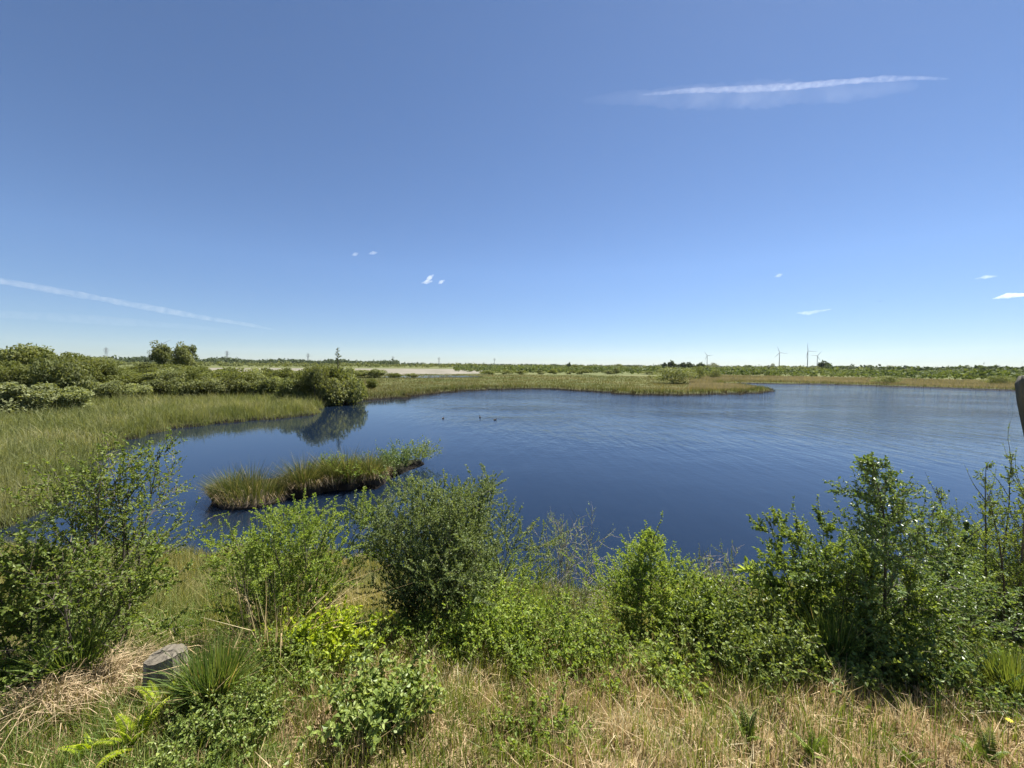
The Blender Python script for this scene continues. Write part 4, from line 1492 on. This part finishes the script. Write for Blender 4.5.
# ------------------------------------------------------------------ wind turbines and pylons
def turbine(px, hub_py, Y, tips, label):
    """tips = direction of each blade in the picture, degrees clockwise from up"""
    hub = at_depth(px, hub_py, Y)
    z = hub[2]
    root = empty('wind_turbine', (hub[0], Y, 0.2))
    yaw = math.atan2(hub[0], Y)
    root.rotation_euler = (0, 0, -yaw)
    hz = z - .2
    n = 14
    a = np.arange(n) / n * 2 * np.pi
    rows = [np.stack([r * np.cos(a), r * np.sin(a), np.full(n, zz)], 1) for r, zz in ((2.6, 0), (2.3, hz * .4), (1.9, hz * .75), (1.5, hz - 1.6))]
    Q = [[k * n + i, k * n + (i + 1) % n, (k + 1) * n + (i + 1) % n, (k + 1) * n + i] for k in range(3) for i in range(n)]
    Geo().add(np.concatenate(rows), Q).obj('tower', M['steel'], root, True)
    a8 = np.arange(10) / 10 * 2 * np.pi
    nac = [np.stack([w * np.cos(a8), np.full(10, y), hz + hh * np.sin(a8)], 1) for y, w, hh in ((7, .1, .1), (6.9, 1.6, 1.7), (2, 2.0, 2.1), (-3.0, 1.9, 2.0), (-3.1, .1, .1))]
    Geo().add(np.concatenate(nac), [[k * 10 + i, k * 10 + (i + 1) % 10, (k + 1) * 10 + (i + 1) % 10, (k + 1) * 10 + i] for k in range(4) for i in range(10)]).obj('nacelle', M['steel'], root, True)
    hubr = [np.stack([w * np.cos(a8), np.full(10, y), hz + w * np.sin(a8)], 1) for y, w in ((-3.2, 1.5), (-4.4, 1.7), (-5.6, 1.2), (-6.3, .1))]
    hb = Geo().add(np.concatenate(hubr), [[k * 10 + i, k * 10 + (i + 1) % 10, (k + 1) * 10 + (i + 1) % 10, (k + 1) * 10 + i] for k in range(3) for i in range(10)]).obj('hub', M['steel'], root, True)
    Lb = hz * .46
    for t in tips:
        dx, dz = math.sin(R(t)), math.cos(R(t))
        nx, nz_ = dz, -dx
        rows = []
        for s, c in ((.02, 1.0), (.1, 2.6), (.2, 3.0), (.5, 2.1), (.85, 1.1), (1.0, .2)):
            o_ = np.array([dx * Lb * s, -4.6, hz + dz * Lb * s])
            ring = [o_ + np.array([nx, 0, nz_]) * c * .5 * math.cos(b) + np.array([0, 1, 0]) * (c * .14 + .1) * math.sin(b) for b in np.arange(8) / 8 * 2 * math.pi]
            rows.append(np.array(ring))
        Geo().add(np.concatenate(rows), [[k * 8 + i, k * 8 + (i + 1) % 8, (k + 1) * 8 + (i + 1) % 8, (k + 1) * 8 + i] for k in range(5) for i in range(8)]).obj('blade', M['steel'], root, True)
    return tag(root, label, 'wind turbine', 'wind turbines on the skyline')


turbine(707.3, 355.6, 2900, (-35, 85, 205), 'faint wind turbine standing alone left of the other three')
turbine(779.7, 352.6, 2500, (-20, 100, 220), 'wind turbine at the left of the right hand trio')
turbine(808.0, 351.0, 2450, (-5, 95, 190), 'tallest wind turbine in the middle of the trio')
turbine(817.5, 355.8, 2900, (35, 275, 155), 'smaller wind turbine at the right of the trio')


def pylon(px, top_py, Y, label):
    hub = at_depth(px, top_py, Y)
    root = empty('pylon', (hub[0], Y, .2))
    h = hub[2] - .2
    b, c = h * .09, h * .018
    segs = []
    lev = [0, .3, .52, .68, .8, .9]
    wd = [b + (c - b) * min(1, t / .9) for t in lev]
    cor = [(1, 1), (1, -1), (-1, -1), (-1, 1)]
    for k in range(len(lev) - 1):
        for i in range(4):
            p = lambda kk, ii: np.array([cor[ii % 4][0] * wd[kk], cor[ii % 4][1] * wd[kk], lev[kk] * h])
            segs += [(p(k, i), p(k + 1, i)), (p(k, i), p(k + 1, i + 1)), (p(k, i + 1), p(k + 1, i))]
    for i in range(4):
        segs.append((np.array([cor[i][0] * wd[-1], cor[i][1] * wd[-1], lev[-1] * h]), np.array([0, 0, h])))
    P = np.array([[s[0], s[1]] for s in segs])
    g = Geo()
    tubes(g, P, np.full(P.shape[:2], h * .005), 4)
    g.obj('mast', M['lattice'], root)
    for zz, ww in ((.68, .17), (.8, .22), (.9, .15)):
        P = np.array([[[-ww * h, 0, zz * h], [ww * h, 0, zz * h]], [[-ww * h, 0, zz * h], [0, 0, (zz + .05) * h]], [[ww * h, 0, zz * h], [0, 0, (zz + .05) * h]]])
        g = Geo()
        tubes(g, P, np.full(P.shape[:2], h * .006), 4)
        g.obj('crossarm', M['lattice'], root)
    return tag(root, label, 'pylon', 'pylons on the skyline')


for px, ty, Y, lab in ((106, 347, 1500, 'leftmost lattice pylon on the skyline above the thicket'), (227, 350.5, 1600, 'lattice pylon right of the two trees'), (308, 353, 1600, 'lattice pylon on the wooded rise left of the pointed tree'),
                       (393, 356, 2100, 'faint lattice pylon right of the pointed tree'), (439, 357, 2300, 'faint lattice pylon above the sand'), (494.5, 358, 2600, 'faintest lattice pylon nearest the middle of the skyline')):
    pylon(px, ty, Y, lab)


# ------------------------------------------------------------------ vapour trails and small clouds
def vapour(name, dens, scale, rgb=(1, 1, 1)):
    """broken, wispy vapour: density comes from noise through the body"""
    m, n, l = newmat(name)
    v = n.new('ShaderNodeVolumePrincipled')
    v.inputs['Color'].default_value = (*rgb, 1)
    v.inputs['Anisotropy'].default_value = .3
    g = n.new('ShaderNodeNewGeometry')
    z = n.new('ShaderNodeTexNoise')
    z.inputs['Scale'].default_value = scale
    z.inputs['Detail'].default_value = 4
    z.inputs['Roughness'].default_value = .6
    l.new(g.outputs['Position'], z.inputs['Vector'])
    r = n.new('ShaderNodeMapRange')
    r.inputs['From Min'].default_value = .25
    r.inputs['From Max'].default_value = .8
    r.inputs['To Max'].default_value = dens * 1.9
    l.new(z.outputs['Fac'], r.inputs['Value'])
    l.new(r.outputs[0], v.inputs['Density'])
    o = n.new('ShaderNodeOutputMaterial')
    l.new(v.outputs[0], o.inputs['Volume'])
    return m


def puff(name, pts, Y, dens, rng, label, cat, group=None, flat=.5, nring=14):
    """a closed lumpy tube of vapour along points (px, py, radius in px)"""
    pts = np.array(pts, float)
    K = max(10, int(len(pts) * 10))
    s = np.linspace(0, len(pts) - 1, K)
    q = np.stack([np.interp(s, np.arange(len(pts)), pts[:, i]) for i in range(3)], 1)
    C = np.array([at_depth(a, b, Y) for a, b, _ in q])
    Rr = q[:, 2] / F_PX * Y * (1 + .12 * np.convolve(rng.normal(0, 1, K + 2), [.3, .5, .3], 'valid'))
    Rr[0] = Rr[-1] = Rr.max() * .01
    t = unit(np.gradient(C, axis=0))
    v = unit(C - np.array([0, 0, CAM_Z]))
    a_ = unit(np.cross(t, np.tile([0, 1., 0], (K, 1))))
    b_ = np.cross(t, a_)
    an = np.arange(nring) / nring * 2 * np.pi
    V = C[:, None] + Rr[:, None, None] * (np.cos(an)[None, :, None] * a_[:, None] + np.sin(an)[None, :, None] * b_[:, None]) * (1 + .12 * rng.normal(0, 1, (K, nring, 1)).clip(-1.5, 1.5))
    Q = [[k * nring + i, k * nring + (i + 1) % nring, (k + 1) * nring + (i + 1) % nring, (k + 1) * nring + i] for k in range(K - 1) for i in range(nring)]
    o = Geo().add(V.reshape(-1, 3), Q).obj(name, vapour(name, dens, F_PX / Y / max(4.0, float(q[:, 2].max()) * 2.2)), smooth=True)
    o.visible_shadow = True
    return tag(o, label, cat, group)


rc = np.random.default_rng(700)
YC = 9000.0
px_m = YC / F_PX
puff('vapour_trail', [(640, 95, .8), (690, 90.5, 2.4), (730, 89.5, 3.0), (760, 88.5, 3.0), (800, 86, 2.8), (840, 82, 2.6), (880, 79, 2.5), (915, 78, 2), (950, 79, .8)], YC, .016 / px_m, rc, 'bright vapour trail across the upper right of the sky', 'vapour trail')
puff('thin_cloud', [(580, 101, 2), (630, 98, 7), (700, 97, 11), (760, 95, 11), (840, 92, 9), (920, 86, 4)], YC * 1.05, .0014 / px_m, rc, 'faint smeared cloud veil under the upper vapour trail', 'cloud')
puff('vapour_trail', [(-60, 272, 3), (0, 281, 3.2), (70, 293, 3.4), (140, 306, 3.4), (200, 317, 2.6), (250, 325, 2), (276, 330, .6)], YC, .016 / px_m, rc, 'straight slanting vapour trail low in the left sky', 'vapour trail')
puff('thin_cloud', [(-60, 310, 3), (20, 315, 4), (100, 320, 5), (180, 326, 3), (230, 330, 1)], YC * 1.1, .003 / px_m, rc, 'pale flat cloud streak below the left vapour trail', 'cloud')
CL = [((424, 283, .4), (430, 277.5, 2.2), (434, 274.5, .4), 'bright small cloud puff in the left middle sky'), ((421, 283, .4), (427, 282, 2.2), (433, 281, .4), 'small cloud puff tucked under the bright one'),
      ((438, 284, .3), (441, 282, 2.0), (445, 280, .3), 'small cloud wisp right of the bright puff'), ((351, 255.5, .3), (355, 254.3, 1.8), (359, 253, .3), 'leftmost tiny cloud wisp in the left middle sky'),
      ((368, 254, .3), (373, 253, 2.0), (378, 252.5, .3), 'tiny cloud wisp right of the leftmost one'), ((774, 277, .3), (779, 275.5, 1.8), (783, 274, .3), 'tiny cloud wisp alone above the turbines'),
      ((796, 313, .4), (808, 313, 2.2), (832, 309, .4), 'thin cloud streak low above the turbines'), ((974, 279, .4), (986, 277, 1.8), (998, 276, .4), 'faint cloud wisp above the bright streak at the right'),
      ((992, 299, .4), (1008, 295.5, 2.6), (1040, 294, .6), 'bright cloud streak at the right edge of the sky')]
for a, b, c, lab in CL:
    faint = 'faint' in lab or 'thin' in lab or 'tiny' in lab
    puff('small_cloud', [a, b, c], YC, (.05 if faint else .11) / px_m, rc, lab, 'cloud', 'small clouds in the clear sky')


# ------------------------------------------------------------------ thin summer haze over the whole plain
hb = bmesh.new()
bmesh.ops.create_cube(hb, size=1.0)
bmesh.ops.scale(hb, vec=(8000, 7000, 190), verts=hb.verts)
bmesh.ops.translate(hb, vec=(0, 2500, 92.3), verts=hb.verts)
hm, hn, hl = newmat('summer_haze')
hv = hn.new('ShaderNodeVolumePrincipled')
hv.inputs['Density'].default_value = .000025
hv.inputs['Color'].default_value = (.92, .96, 1, 1)
hv.inputs['Anisotropy'].default_value = .3
ho = hn.new('ShaderNodeOutputMaterial')
hl.new(hv.outputs[0], ho.inputs['Volume'])
tag(bm_obj('haze', hb, hm), kind='stuff')
